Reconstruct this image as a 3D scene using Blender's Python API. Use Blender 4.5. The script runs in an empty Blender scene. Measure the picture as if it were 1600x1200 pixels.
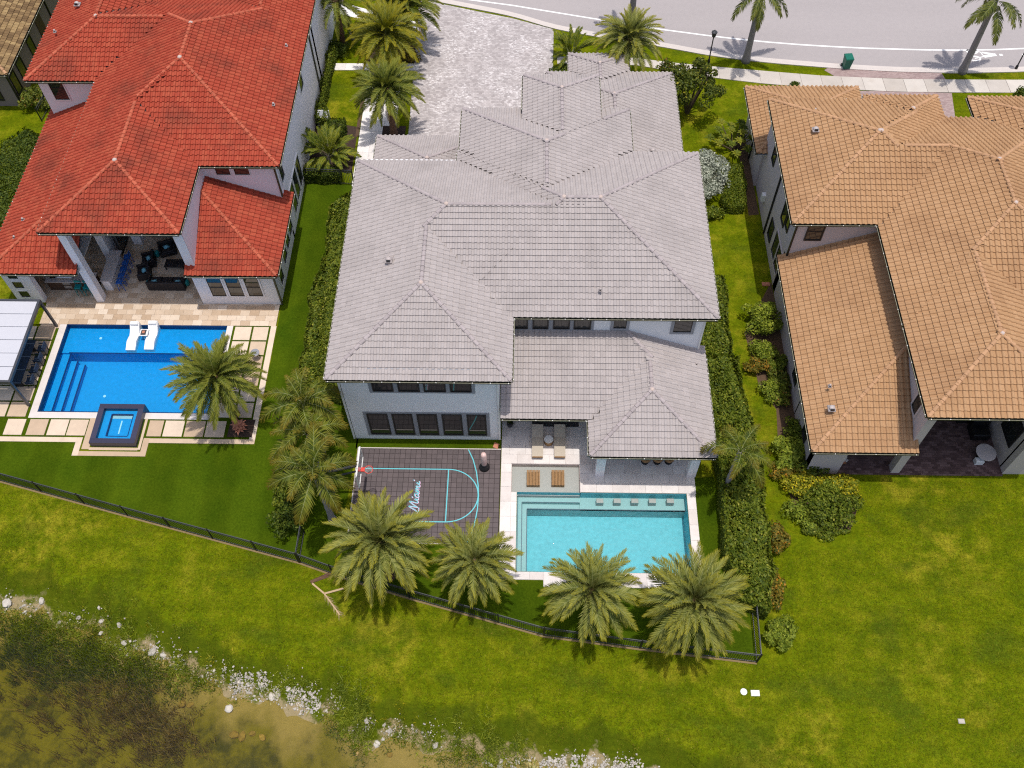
import bpy, bmesh, math, random
import numpy as np
from mathutils import Vector, Matrix, Quaternion

random.seed(7); RNG = np.random.default_rng(11)
SC = bpy.context.scene; COL = SC.collection
R = math.radians

# ------------------------------------------------------------------ camera, sky, sun, exposure
CAM_H = 48.0; FPX = 1474.709
PITCH, YAW, ROLL = R(57.00696), R(-1.801078), R(0.916303)
def cam_axes():
    f = np.array([math.sin(YAW)*math.cos(PITCH), math.cos(YAW)*math.cos(PITCH), -math.sin(PITCH)])
    x = np.array([math.cos(YAW), -math.sin(YAW), 0.0]); d = np.cross(f, x)
    return (math.cos(ROLL)*x + math.sin(ROLL)*d, -math.sin(ROLL)*x + math.cos(ROLL)*d, f)
CX, CD, CF = cam_axes()
cd = bpy.data.cameras.new('camera'); cam = bpy.data.objects.new('camera', cd); COL.objects.link(cam)
m = Matrix.Identity(4)
for i in range(3):
    m[i][0], m[i][1], m[i][2] = CX[i], -CD[i], -CF[i]
m[2][3] = CAM_H
cam.matrix_world = m
cd.sensor_fit = 'HORIZONTAL'; cd.angle = 2*math.atan(800/FPX); cd.clip_end = 2000
SC.camera = cam

SUNV = Vector((0.065, -0.05, 1.0)).normalized()
W = bpy.data.worlds.new('World'); SC.world = W; W.use_nodes = True
nt = W.node_tree; bg = nt.nodes['Background']
sky = nt.nodes.new('ShaderNodeTexSky'); sky.sky_type = 'NISHITA'; sky.sun_disc = False
sky.sun_elevation = math.asin(SUNV.z); sky.sun_rotation = math.atan2(SUNV.x, SUNV.y)
sky.air_density = 1.0; sky.dust_density = 3.0; sky.ozone_density = 0.6
nt.links.new(sky.outputs[0], bg.inputs[0]); bg.inputs[1].default_value = 0.15
sl = bpy.data.lights.new('sun', 'SUN'); sl.energy = 3.0; sl.angle = R(0.53); sl.color = (1.0, 0.955, 0.89)
so = bpy.data.objects.new('sun', sl); COL.objects.link(so)
so.rotation_euler = (-SUNV).to_track_quat('-Z', 'Y').to_euler(); so.location = (0, 0, 80)
vs = SC.view_settings; vs.view_transform = 'Standard'; vs.look = 'None'; vs.exposure = 0.0; vs.gamma = 1.0; vs.use_curve_mapping = False
SC.cycles.use_denoising = False; SC.cycles.filter_width = 1.15; SC.cycles.sample_clamp_indirect = 3.0; SC.cycles.max_bounces = 8; SC.cycles.transparent_max_bounces = 12

# survey: where a ray through a point of the photograph (1600x1200) meets a level, or an upright plane
def ray(px, py):
    return CX*((px-800)/FPX) + CD*((py-600)/FPX) + CF
def G(px, py, z=0.0):
    d = ray(px, py); t = (z-CAM_H)/d[2]; return (d[0]*t, d[1]*t)
def GY(px, py, Y):
    d = ray(px, py); t = Y/d[1]; return (d[0]*t, CAM_H + d[2]*t)
def GX(px, py, X):
    d = ray(px, py); t = X/d[0]; return (d[1]*t, CAM_H + d[2]*t)

# ------------------------------------------------------------------ object helpers
class MB:
    """collects boxes, bars, tubes and plates into one mesh"""
    def __init__(s): s.v = []; s.f = []
    def add(s, vs_, fs_):
        n = len(s.v); s.v += [tuple(p) for p in vs_]; s.f += [tuple(i+n for i in f) for f in fs_]; return s
    def box(s, x0, x1, y0, y1, z0, z1):
        v = [(x0,y0,z0),(x1,y0,z0),(x1,y1,z0),(x0,y1,z0),(x0,y0,z1),(x1,y0,z1),(x1,y1,z1),(x0,y1,z1)]
        return s.add(v, [(0,3,2,1),(4,5,6,7),(0,1,5,4),(1,2,6,5),(2,3,7,6),(3,0,4,7)])
    def bev(s, x0, x1, y0, y1, z0, z1, b):
        """box with chamfered top edges"""
        v = [(x0,y0,z0),(x1,y0,z0),(x1,y1,z0),(x0,y1,z0),(x0,y0,z1-b),(x1,y0,z1-b),(x1,y1,z1-b),(x0,y1,z1-b),
             (x0+b,y0+b,z1),(x1-b,y0+b,z1),(x1-b,y1-b,z1),(x0+b,y1-b,z1)]
        return s.add(v, [(0,3,2,1),(8,9,10,11),(0,1,5,4),(1,2,6,5),(2,3,7,6),(3,0,4,7),(4,5,9,8),(5,6,10,9),(6,7,11,10),(7,4,8,11)])
    def prism(s, pts, z0, z1):
        n = len(pts); v = [(p[0],p[1],z0) for p in pts] + [(p[0],p[1],z1) for p in pts]
        f = [tuple(range(n-1,-1,-1)), tuple(range(n,2*n))] + [(i,(i+1)%n,n+(i+1)%n,n+i) for i in range(n)]
        return s.add(v, f)
    def tube(s, p0, p1, r0, r1=None, n=8, cap=True):
        r1 = r0 if r1 is None else r1
        p0 = Vector(p0); p1 = Vector(p1); d = (p1-p0).normalized()
        a = d.orthogonal().normalized(); b = d.cross(a)
        v = []
        for p, r in ((p0, r0), (p1, r1)):
            v += [tuple(p + a*(r*math.cos(2*math.pi*i/n)) + b*(r*math.sin(2*math.pi*i/n))) for i in range(n)]
        f = [(i,(i+1)%n,n+(i+1)%n,n+i) for i in range(n)]
        if cap: f += [tuple(range(n-1,-1,-1)), tuple(range(n,2*n))]
        return s.add(v, f)
    def lathe(s, prof, n=14, c=(0,0,0)):
        v = []; k = len(prof)
        for r, z in prof:
            v += [(c[0]+r*math.cos(2*math.pi*i/n), c[1]+r*math.sin(2*math.pi*i/n), c[2]+z) for i in range(n)]
        f = [(j*n+i, j*n+(i+1)%n, (j+1)*n+(i+1)%n, (j+1)*n+i) for j in range(k-1) for i in range(n)]
        f += [tuple(range(n-1,-1,-1)), tuple(range((k-1)*n, k*n))]
        return s.add(v, f)
    def bar(s, p0, p1, w, h):
        p0 = Vector(p0); p1 = Vector(p1); d = (p1-p0).normalized()
        a = d.cross(Vector((0,0,1))); a = Vector((1,0,0)) if a.length < 1e-4 else a.normalized(); b = a.cross(d)
        v = []
        for p in (p0, p1):
            v += [tuple(p + a*(sx*w/2) + b*(sy*h/2)) for sx, sy in ((-1,-1),(1,-1),(1,1),(-1,1))]
        return s.add(v, [(0,1,2,3),(7,6,5,4),(0,4,5,1),(1,5,6,2),(2,6,7,3),(3,7,4,0)])
    def strip(s, pts, w, z, closed=False):
        """flat painted line along pts"""
        n = len(pts); L = []; Rr = []
        for i in range(n):
            a = Vector(pts[i-1] if (i > 0 or closed) else pts[i]); b = Vector(pts[(i+1) % n] if (i < n-1 or closed) else pts[i])
            d = (b-a); d = d.normalized() if d.length > 1e-9 else Vector((1,0)); nn = Vector((-d.y, d.x))
            p = Vector(pts[i]); L.append(p+nn*w/2); Rr.append(p-nn*w/2)
        v = [(p.x,p.y,z) for p in L] + [(p.x,p.y,z) for p in Rr]
        rng = range(n if closed else n-1)
        return s.add(v, [(n+i, n+(i+1)%n, (i+1)%n, i) for i in rng])
    def mesh(s, name, off=(0,0,0), smooth=False):
        me = bpy.data.meshes.new(name)
        me.from_pydata([(p[0]-off[0], p[1]-off[1], p[2]-off[2]) for p in s.v], [], s.f)
        if smooth: me.polygons.foreach_set('use_smooth', [True]*len(me.polygons))
        me.update(); return me

WLOC = {}
def wl(o): return WLOC.get(o.name, (0,0,0)) if o is not None else (0,0,0)
def link(o, parent=None, loc=None):
    """loc is the world place of the object's origin"""
    COL.objects.link(o); pl = wl(parent)
    if parent is not None: o.parent = parent
    l = pl if loc is None else loc
    o.location = (l[0]-pl[0], l[1]-pl[1], l[2]-pl[2]); WLOC[o.name] = tuple(l)
    return o
def setmat(me, mat):
    for mm in (mat if isinstance(mat, (list, tuple)) else [mat]): me.materials.append(mm)
def obj(name, mb, mat, parent=None, smooth=False, kind=None):
    """mesh given in world coordinates (the parent must not be turned)"""
    off = wl(parent) if parent is not None else (0,0,0)
    me = mb.mesh(name, off, smooth) if isinstance(mb, MB) else mb
    setmat(me, mat); o = bpy.data.objects.new(name, me); link(o, parent)
    if kind: o['kind'] = kind
    return o
def lobj(name, mb, mat, parent, smooth=False):
    """mesh given in the parent's own coordinates"""
    me = mb.mesh(name, (0,0,0), smooth) if isinstance(mb, MB) else mb
    if not me.materials: setmat(me, mat)
    o = bpy.data.objects.new(name, me); COL.objects.link(o); o.parent = parent; return o
def tag(o, label, cat, group=None):
    o['label'] = label; o['category'] = cat
    if group: o['group'] = group
    return o
def thing(name, label, cat, loc=(0,0,0), rz=0.0, group=None):
    o = bpy.data.objects.new(name, None); o.empty_display_size = 0.3; link(o, None, loc); o.rotation_euler = (0,0,rz)
    return tag(o, label, cat, group)
def structure(name, mb, mat, smooth=False):
    o = obj(name, mb, mat, None, smooth); o['kind'] = 'structure'; return o
def dup(root, loc, rz, label, group=None):
    r = root.copy(); COL.objects.link(r); r.location = loc; r.rotation_euler = (0,0,rz); r['label'] = label
    WLOC[r.name] = tuple(loc)
    if group: r['group'] = group
    for ch in root.children:
        c = ch.copy(); COL.objects.link(c); c.parent = r
        for g in ch.children:
            d = g.copy(); COL.objects.link(d); d.parent = c
    return r
def fastmesh(name, V, nper, mats, smooth=False):
    """V: (n*nper,3) array, one polygon of nper corners each"""
    me = bpy.data.meshes.new(name); nv = len(V); nf = nv//nper
    me.vertices.add(nv); me.vertices.foreach_set('co', np.asarray(V, dtype=np.float32).ravel())
    me.loops.add(nv); me.loops.foreach_set('vertex_index', np.arange(nv, dtype=np.int32))
    me.polygons.add(nf); me.polygons.foreach_set('loop_start', np.arange(0, nv, nper, dtype=np.int32))
    me.polygons.foreach_set('loop_total', np.full(nf, nper, dtype=np.int32))
    if smooth: me.polygons.foreach_set('use_smooth', [True]*nf)
    me.update(calc_edges=True); setmat(me, mats); return me
def indexmesh(name, V, F, mats, smooth=False):
    """V (n,3), F (k,4) quads"""
    me = bpy.data.meshes.new(name); F = np.asarray(F, dtype=np.int32); nf, c = F.shape
    me.vertices.add(len(V)); me.vertices.foreach_set('co', np.asarray(V, dtype=np.float32).ravel())
    me.loops.add(nf*c); me.loops.foreach_set('vertex_index', F.ravel())
    me.polygons.add(nf); me.polygons.foreach_set('loop_start', np.arange(0, nf*c, c, dtype=np.int32))
    me.polygons.foreach_set('loop_total', np.full(nf, c, dtype=np.int32))
    if smooth: me.polygons.foreach_set('use_smooth', [True]*nf)
    me.update(calc_edges=True); setmat(me, mats); return me

# ------------------------------------------------------------------ materials
class NT:
    def __init__(s, name):
        s.m = bpy.data.materials.new(name); s.m.use_nodes = True; s.t = s.m.node_tree
        s.b = s.t.nodes['Principled BSDF']; s.out = s.t.nodes['Material Output']; s._pos = None; s._rnd = None
    def n(s, typ, **kw):
        nd = s.t.nodes.new('ShaderNode'+typ)
        for k, v in kw.items(): setattr(nd, k, v)
        return nd
    def l(s, a, b): s.t.links.new(a, b)
    def pos(s):
        if s._pos is None: s._pos = s.n('NewGeometry')
        return s._pos.outputs['Position']
    def val(s, x, sock):
        if isinstance(x, (int, float)): sock.default_value = x
        elif isinstance(x, (tuple, list)): sock.default_value = (*x, 1.0) if len(x) == 3 and len(sock.default_value) == 4 else x
        else: s.l(x, sock)
    def math(s, op, a, b=0.0, clamp=False):
        nd = s.n('Math', operation=op, use_clamp=clamp); s.val(a, nd.inputs[0]); s.val(b, nd.inputs[1]); return nd.outputs[0]
    def noise(s, scale, detail=3.0, rough=0.55, vec=None, stretch=None, w=None):
        nd = s.n('TexNoise'); nd.inputs['Scale'].default_value = scale; nd.inputs['Detail'].default_value = detail; nd.inputs['Roughness'].default_value = rough
        v = vec if vec is not None else s.pos()
        if stretch:
            mp = s.n('Mapping'); mp.inputs['Scale'].default_value = stretch; s.l(v, mp.inputs['Vector']); v = mp.outputs[0]
        s.l(v, nd.inputs['Vector']); return nd.outputs['Fac']
    def ramp(s, fac, stops):
        nd = s.n('ValToRGB'); cr = nd.color_ramp
        while len(cr.elements) > 1: cr.elements.remove(cr.elements[-1])
        cr.elements[0].position = stops[0][0]; cr.elements[0].color = (*stops[0][1], 1)
        for p, c in stops[1:]:
            e = cr.elements.new(p); e.color = (*c, 1)
        s.l(fac, nd.inputs[0]); return nd.outputs[0]
    def step(s, fac, a, b):
        nd = s.n('MapRange'); nd.interpolation_type = 'SMOOTHSTEP'; s.l(fac, nd.inputs[0]); nd.inputs[1].default_value = a; nd.inputs[2].default_value = b; return nd.outputs[0]
    def mix(s, fac, a, b, blend='MIX'):
        nd = s.n('Mix', data_type='RGBA', blend_type=blend); s.val(fac, nd.inputs[0]); s.val(a, nd.inputs[6]); s.val(b, nd.inputs[7]); return nd.outputs[2]
    def rnd(s):
        """one random number for every loose piece, whether an object of its own or an island of a joined mesh"""
        if s._rnd is None:
            if s._pos is None: s.pos()
            oi = s.n('ObjectInfo'); s._rnd = s.math('FRACT', s.math('ADD', s._pos.outputs['Random Per Island'], oi.outputs['Random']))
        return s._rnd
    def hsv(s, col, h=0.5, sat=1.0, v=1.0):
        nd = s.n('HueSaturation'); s.val(h, nd.inputs['Hue']); s.val(sat, nd.inputs['Saturation']); s.val(v, nd.inputs['Value']); s.val(col, nd.inputs['Color']); return nd.outputs[0]
    def bump(s, h, strength=0.3, dist=0.02):
        nd = s.n('Bump'); nd.inputs['Strength'].default_value = strength; nd.inputs['Distance'].default_value = dist; s.l(h, nd.inputs['Height']); s.l(nd.outputs[0], s.b.inputs['Normal'])
    def done(s, col=None, rough=0.7, metal=0.0, spec=0.5):
        if col is not None: s.val(col, s.b.inputs['Base Color'])
        s.val(rough, s.b.inputs['Roughness']); s.b.inputs['Metallic'].default_value = metal; s.b.inputs['Specular IOR Level'].default_value = spec
        return s.m
def lerp(t, a, b): return tuple(x+(y-x)*t for x, y in zip(a, b))
def simple(name, col, rough=0.6, var=0.12, scale=3.0, metal=0.0, spec=0.4, bump=0.0, pv=0.0):
    t = NT(name); f = t.noise(scale, 4); c = t.mix(f, tuple(x*(1-var) for x in col), tuple(min(1, x*(1+var)) for x in col))
    if pv: c = t.hsv(c, v=t.math('ADD', t.math('MULTIPLY', t.rnd(), 2*pv), 1-pv))
    if bump: t.bump(t.noise(scale*12, 3), bump, 0.01)
    return t.done(c, rough, metal, spec)
def tile_mat(name, c1, c2, c3, stain, dirt):
    t = NT(name); r = t.rnd()
    base = t.ramp(r, [(0.0, c1), (0.5, c2), (1.0, c3)])
    f = t.noise(0.35, 4, 0.6); base = t.mix(t.math('MULTIPLY', t.step(f, 0.45, 0.75), dirt), base, stain)
    f2 = t.noise(9.0, 4, 0.65); base = t.mix(t.math('MULTIPLY', t.step(f2, 0.5, 0.8), dirt*0.8), base, stain)
    base = t.hsv(base, v=t.math('ADD', t.math('MULTIPLY', t.noise(40, 2), 0.3), 0.85))
    t.bump(t.noise(60, 3), 0.25, 0.01)
    return t.done(base, 0.85, 0, 0.08)
def leaf_mat(name, dark, mid, light, hot=None, hotp=0.9, trans=0.25, tip=None):
    t = NT(name); r = t.rnd()
    st = [(0.0, dark), (0.45, mid), (0.85, light)]
    if hot: st.append((hotp, light)); st.append((min(1, hotp+0.06), hot))
    c = t.ramp(r, st); c = t.mix(t.step(t.noise(0.9, 3), 0.35, 0.7), c, t.hsv(c, 0.49, 1.0, 1.35))
    if tip:
        at = t.n('Attribute'); at.attribute_name = 'tip'; c = t.mix(t.math('MULTIPLY', at.outputs['Fac'], tip[1]), c, tip[0])
    t.done(c, 0.55, 0, 0.18)
    tr = t.n('BsdfTranslucent'); t.l(t.hsv(c, 0.49, 1.1, 1.3), tr.inputs['Color'])
    mx = t.n('MixShader'); mx.inputs[0].default_value = trans; t.l(t.b.outputs[0], mx.inputs[1]); t.l(tr.outputs[0], mx.inputs[2]); t.l(mx.outputs[0], t.out.inputs[0])
    return t.m
def water_mat(name, tint, rough=0.03, wave=3.0, strength=0.12, edge=1.0):
    t = NT(name); t.t.nodes.remove(t.b)
    fr = t.n('Fresnel'); fr.inputs['IOR'].default_value = 1.33
    bp = t.n('Bump'); bp.inputs['Strength'].default_value = strength; bp.inputs['Distance'].default_value = 0.08
    t.l(t.noise(wave, 3, 0.6), bp.inputs['Height']); t.l(bp.outputs[0], fr.inputs['Normal'])
    tr = t.n('BsdfTransparent'); tr.inputs[0].default_value = (*tint, 1)
    gl = t.n('BsdfGlossy'); gl.inputs['Roughness'].default_value = rough; gl.inputs['Color'].default_value = (1,1,1,1); t.l(bp.outputs[0], gl.inputs['Normal'])
    mx = t.n('MixShader'); t.l(fr.outputs[0], mx.inputs[0]); t.l(tr.outputs[0], mx.inputs[1]); t.l(gl.outputs[0], mx.inputs[2]); t.l(mx.outputs[0], t.out.inputs[0])
    return t.m
M = {}
M['grey_tile'] = tile_mat('grey_roof_tile', (.375,.335,.322), (.395,.354,.34), (.418,.374,.36), (.285,.255,.243), .5)
M['red_tile'] = tile_mat('red_roof_tile', (.335,.058,.033), (.365,.066,.038), (.40,.086,.047), (.17,.045,.03), .8)
M['tan_tile'] = tile_mat('tan_roof_tile', (.40,.234,.120), (.425,.252,.132), (.45,.272,.146), (.31,.172,.09), .6)
M['brown_tile'] = tile_mat('brown_roof_tile', (.14,.088,.045), (.24,.155,.075), (.36,.25,.12), (.08,.055,.04), .9)
M['grey_cap'] = simple('grey_ridge_tile', (.37,.32,.315), .8, .1, 5, pv=.1)
M['red_cap'] = simple('red_ridge_tile', (.43,.10,.05), .8, .15, 5, pv=.15)
M['tan_cap'] = simple('tan_ridge_tile', (.45,.255,.135), .8, .12, 5, pv=.12)
M['mortar'] = simple('mortar', (.52,.42,.37), .9, .1)
M['sheath'] = simple('roof_sheathing', (.10,.085,.08), .9)
M['stucco_grey'] = simple('pale_blue_grey_stucco', (.84,.84,.86), .85, .03, .6, bump=.15)
M['stucco_white'] = simple('white_stucco', (.85,.81,.83), .85, .03, .6, bump=.15)
M['stucco_tan'] = simple('taupe_stucco', (.56,.49,.475), .85, .06, .6, bump=.15)
M['stucco_brown'] = simple('brown_stucco', (.24,.19,.17), .85, .08, .6, bump=.15)
M['soffit'] = simple('soffit_paint', (.60,.58,.57), .8, .05)
M['gutter'] = simple('bronze_gutter', (.075,.075,.045), .5, .3, 4, .3)
M['gutter_lip'] = simple('gutter_lip', (.30,.29,.21), .45, .2, 4)
M['white_clip'] = simple('white_metal', (.80,.79,.76), .4, .03)
M['trim_grey'] = simple('window_trim_grey', (.30,.31,.34), .6, .06)
M['frame_dark'] = simple('dark_bronze_frame', (.022,.02,.02), .4, .2)
t_ = NT('window_glass'); M['glass'] = t_.done(t_.mix(t_.noise(.7, 2), (.010,.012,.014), (.035,.038,.036)), .04, 0, 0.9)
M['white_paint'] = simple('white_paint', (.78,.77,.75), .5, .03)
M['pale_panel'] = simple('pale_grey_panel', (.52,.52,.555), .5, .05)
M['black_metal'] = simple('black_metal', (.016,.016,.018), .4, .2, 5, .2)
M['rail_grey'] = simple('sunlit_black_rail', (.075,.077,.085), .32, .2, 5, .3)  # black metal with sunlit paleness put into its base colour
M['vent'] = simple('roof_vent_metal', (.45,.39,.37), .5, .08)

# lawn: St Augustine grass, patchy, drying in places
def lawn_mat():
    t = NT('lawn'); big = t.noise(0.16, 4, 0.6); mid = t.noise(0.9, 5, 0.65); fine = t.noise(4.5, 5, 0.8); blade = t.noise(13, 3, 0.75)
    c = t.ramp(mid, [(0.25, (.064,.094,.003)), (0.5, (.102,.130,.003)), (0.75, (.158,.170,.006))])
    dry = t.math('MULTIPLY', t.step(big, 0.47, 0.66), t.step(mid, 0.38, 0.68))
    c = t.mix(t.math('MULTIPLY', dry, 0.5), c, (.34,.275,.025))
    lush = t.step(t.noise(0.3, 3, 0.5, stretch=(1, 1.4, 1)), 0.52, 0.68)
    c = t.mix(t.math('MULTIPLY', lush, 0.55), c, (.050,.076,.006))
    c = t.hsv(c, v=t.math('ADD', t.math('MULTIPLY', t.noise(1.0, 3, .6, stretch=(.12, 1.5, 1)), .5), .75))
    c = t.hsv(c, v=t.math('ADD', t.math('MULTIPLY', fine, 1.9), 0.10))
    c = t.hsv(c, t.math('ADD', t.math('MULTIPLY', t.noise(5, 2), 0.05), 0.475), 1.0, t.math('ADD', t.math('MULTIPLY', blade, 1.5), 0.25))
    sp0 = t.n('SeparateXYZ'); t.l(t.pos(), sp0.inputs[0]); moist = t.math('ADD', sp0.outputs[2], t.math('MULTIPLY', t.math('SUBTRACT', t.noise(.7, 4), .5), .5))
    c = t.mix(t.math('MULTIPLY', t.step(moist, -.06, -.30), .7), c, t.mix(fine, (.030,.048,.003), (.075,.100,.006)))
    # ground height decides what it is made of: lake bed, stony bank, turf
    sp = t.n('SeparateXYZ'); t.l(t.pos(), sp.inputs[0])
    hz = t.math('ADD', sp.outputs[2], t.math('MULTIPLY', t.math('SUBTRACT', t.noise(0.9, 5, 0.65), 0.5), 1.3))
    sand = t.mix(t.noise(4, 5, 0.7), (.23,.18,.085), (.36,.285,.165))
    c = t.mix(t.step(hz, -0.78, -0.98), c, sand)
    hz2 = t.math('ADD', sp.outputs[2], t.math('MULTIPLY', t.math('SUBTRACT', t.noise(0.35, 5, 0.6), 0.5), 1.5))
    alga = t.mix(t.step(t.noise(0.8, 5, 0.7), 0.4, 0.66), (.165,.145,.012), (.055,.056,.010))
    c = t.mix(t.step(hz2, -1.05, -1.55), c, alga)
    t.bump(t.math('ADD', fine, blade), 0.7, 0.05)
    return t.done(c, 1.0, 0, 0.0)
M['lawn'] = lawn_mat()
def turf_mat():
    t = NT('artificial_turf'); c = t.ramp(t.noise(0.5, 4, 0.6), [(0.3, (.038,.070,.003)), (0.7, (.064,.098,.004))])
    st = t.n('TexWave'); st.inputs['Scale'].default_value = 0.09; st.inputs['Distortion'].default_value = 0.6; t.l(t.pos(), st.inputs['Vector'])
    c = t.hsv(c, v=t.math('ADD', t.math('MULTIPLY', t.step(st.outputs['Fac'], .3, .7), 0.16), 0.9))
    c = t.hsv(c, v=t.math('ADD', t.math('MULTIPLY', t.noise(8, 4, .75), 1.2), 0.40)); t.bump(t.noise(60, 2), .5, .03)
    return t.done(c, 1.0, 0, 0.0)
M['turf'] = turf_mat()
def paver_mat(name, a, b, c_, mortar, bw=.30, bh=.15, spark=None):
    t = NT(name); br = t.n('TexBrick'); br.inputs['Scale'].default_value = 1.0; br.inputs['Brick Width'].default_value = bw; br.inputs['Row Height'].default_value = bh
    br.inputs['Mortar Size'].default_value = .008; br.inputs['Mortar Smooth'].default_value = .3; br.inputs['Bias'].default_value = 0.0
    br.inputs['Color1'].default_value = (0,0,0,1); br.inputs['Color2'].default_value = (1,1,1,1); br.inputs['Mortar'].default_value = (.5,.5,.5,1)
    t.l(t.pos(), br.inputs['Vector'])
    col = t.ramp(br.outputs['Color'], [(0, a), (.5, b), (1, c_)])
    if spark:
        pk = t.math('MULTIPLY', t.step(t.noise(0.55, 4, .6), .38, .62), t.step(t.noise(3.4, 3, .7, stretch=(1, 1.7, 1)), .48, .62)); col = t.mix(t.math('MULTIPLY', pk, .8), col, spark)
    col = t.mix(t.math('MULTIPLY', br.outputs['Fac'], .8), col, mortar)
    col = t.hsv(col, v=t.math('ADD', t.math('MULTIPLY', t.noise(1.2, 5, .65), .5), .75)); t.bump(br.outputs['Fac'], -.4, .01)
    return t.done(col, .85, 0, .2)
M['drive'] = paver_mat('grey_driveway_pavers', (.33,.295,.29), (.41,.37,.362), (.49,.445,.435), (.26,.23,.225), .24, .16, spark=(.78,.74,.73))
M['drive_red'] = paver_mat('red_driveway_pavers', (.30,.21,.20), (.35,.26,.245), (.40,.30,.28), (.24,.18,.17), .22, .11)
M['paver_dark'] = paver_mat('dark_lanai_pavers', (.07,.042,.042), (.12,.075,.075), (.18,.12,.12), (.05,.035,.035), .3, .15)
def stone(name, a, b, c, rough=.7, sc=2.0, pv=1.0):
    t = NT(name); col = t.ramp(t.rnd(), [(0, a), (.5, b), (1, c)])
    col = t.hsv(col, v=t.math('ADD', t.math('MULTIPLY', t.noise(sc, 5, .65), .36), .82)); col = t.mix(t.math('MULTIPLY', t.step(t.noise(.8, 4), .55, .75), .18), col, (.30,.22,.15))
    return t.done(col, rough, 0, .3)
M['travertine'] = stone('travertine', (.46,.33,.22), (.58,.45,.33), (.70,.58,.46))
M['shellstone'] = stone('pale_shellstone', (.64,.58,.55), (.69,.635,.605), (.74,.69,.66), .75)
M['concrete'] = stone('sidewalk_concrete', (.47,.42,.37), (.53,.48,.43), (.59,.54,.48), .85, 1.0)
M['walkway'] = stone('white_walkway_stone', (.70,.66,.64), (.76,.72,.70), (.80,.77,.75), .8)
def asphalt():
    t = NT('asphalt'); c = t.mix(t.noise(.12, 4, stretch=(.5, 3, 1)), (.34,.308,.303), (.40,.363,.357)); c = t.hsv(c, v=t.math('ADD', t.math('MULTIPLY', t.noise(2.5, 5, .7), .18), .91))
    c = t.hsv(c, v=t.math('ADD', t.math('MULTIPLY', t.noise(90, 2), .3), .85)); t.bump(t.noise(90, 2), .3, .01); return t.done(c, .9, 0, .2)
M['asphalt'] = asphalt()
M['kerb'] = simple('kerb_concrete', (.58,.52,.48), .85, .08, 1.5)
M['road_paint'] = simple('white_road_paint', (.80,.79,.77), .7, .06, 3)
M['mulch'] = simple('dark_mulch', (.05,.03,.022), .95, .4, 6, bump=.6)
M['fence_soil'] = simple('fence_soil', (.22,.155,.075), .95, .3, 3)
M['soil'] = simple('garden_bed_soil', (.10,.06,.035), .95, .4, 6, bump=.6)
M['pool_plaster'] = simple('aqua_pool_plaster', (.135,.45,.52), .6, .24, 4.5)  # strong mottling puts the water's light ripples into the plaster colour
M['pool_step'] = simple('pale_pool_ledge_plaster', (.31,.44,.44), .6, .07, 9)
M['pool_shelf'] = simple('sun_shelf_plaster', (.45,.365,.34), .6, .06, 9)
M['pool_blue'] = simple('blue_pool_plaster', (.004,.31,.60), .5, .2, 4.5)  # mottled likewise, light ripples painted into the blue plaster
M['pool_line'] = simple('dark_step_tile', (.10,.13,.16), .4, .2)
M['pool_line_blue'] = simple('navy_step_tile', (.004,.03,.12), .4, .2)
M['spa_tile'] = simple('dark_mosaic', (.035,.034,.060), .3, .6, 30, pv=.3)
M['water_aqua'] = water_mat('pool_water', (.86,.975,.98), .06, 3.2, .52)
M['water_blue'] = water_mat('blue_pool_water', (.60,.88,.98), .05, 3.2, .5)
M['water_lake'] = water_mat('lake_water', (.88,.87,.55), .06, 1.2, .15)
M['court'] = simple('charcoal_court_tile', (.100,.078,.080), .6, .15, 2, pv=.12)
M['court_base'] = simple('court_base', (.030,.022,.022), .9)
M['cyan'] = simple('cyan_court_paint', (.12,.52,.58), .5, .08)
M['pink'] = simple('pink_court_paint', (.80,.50,.72), .5, .05)
M['rim'] = simple('orange_rim', (.70,.07,.05), .4, .1)
M['net'] = simple('white_net', (.75,.74,.72), .8)
t_ = NT('backboard_glass'); t_.b.inputs['Transmission Weight'].default_value = .85; M['clear'] = t_.done((.85,.9,.92), .05)
M['bag_skin'] = simple('pale_pink_vinyl', (.72,.50,.46), .45, .06)
M['bark'] = simple('palm_bark', (.14,.075,.045), .95, .35, 9, bump=.8)
M['bark_grey'] = simple('grey_palm_bark', (.26,.235,.225), .9, .2, 5, bump=.4)
M['twig'] = simple('woody_stem', (.10,.07,.045), .95, .3, 8)
M['wicker'] = simple('black_wicker', (.018,.014,.016), .6, .4, 20, bump=.5)
M['navy'] = simple('navy_fabric', (.012,.028,.06), .7, .2, 9)
M['blue_seat'] = simple('royal_blue_plastic', (.01,.09,.38), .35, .15)
M['teal'] = simple('teal_ceramic', (.01,.24,.25), .3, .15)
M['aqua_cushion'] = simple('aqua_cushion', (.22,.55,.68), .8, .1, 12)
M['charcoal'] = simple('charcoal_fabric', (.055,.050,.055), .85, .2, 12)
M['beige'] = simple('beige_sling', (.50,.43,.345), .8, .1, 14)
M['wood_brown'] = simple('brown_slats', (.30,.165,.065), .6, .3, 14)
M['cabinet'] = simple('brown_cabinet', (.075,.04,.026), .6, .25, 5)
M['counter'] = simple('stone_counter', (.50,.46,.46), .4, .12, 4)
M['steel'] = simple('stainless_steel', (.55,.54,.53), .3, .1, 5, .8)
M['plastic_white'] = simple('white_plastic', (.80,.79,.78), .35, .03)
M['bin_green'] = simple('green_bin_plastic', (.004,.13,.085), .45, .12)
M['terracotta'] = simple('terracotta', (.50,.20,.12), .8, .15)
M['rock'] = simple('white_limestone', (.44,.40,.345), .9, .2, 6, bump=.6, pv=.25)
M['mudrock'] = simple('stained_rock', (.28,.19,.07), .9, .3, 6, bump=.6, pv=.2)
M['blade'] = leaf_mat('grass_blade', (.07,.10,.004), (.13,.155,.006), (.21,.215,.01), (.38,.32,.05), .9, trans=.35)
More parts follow.
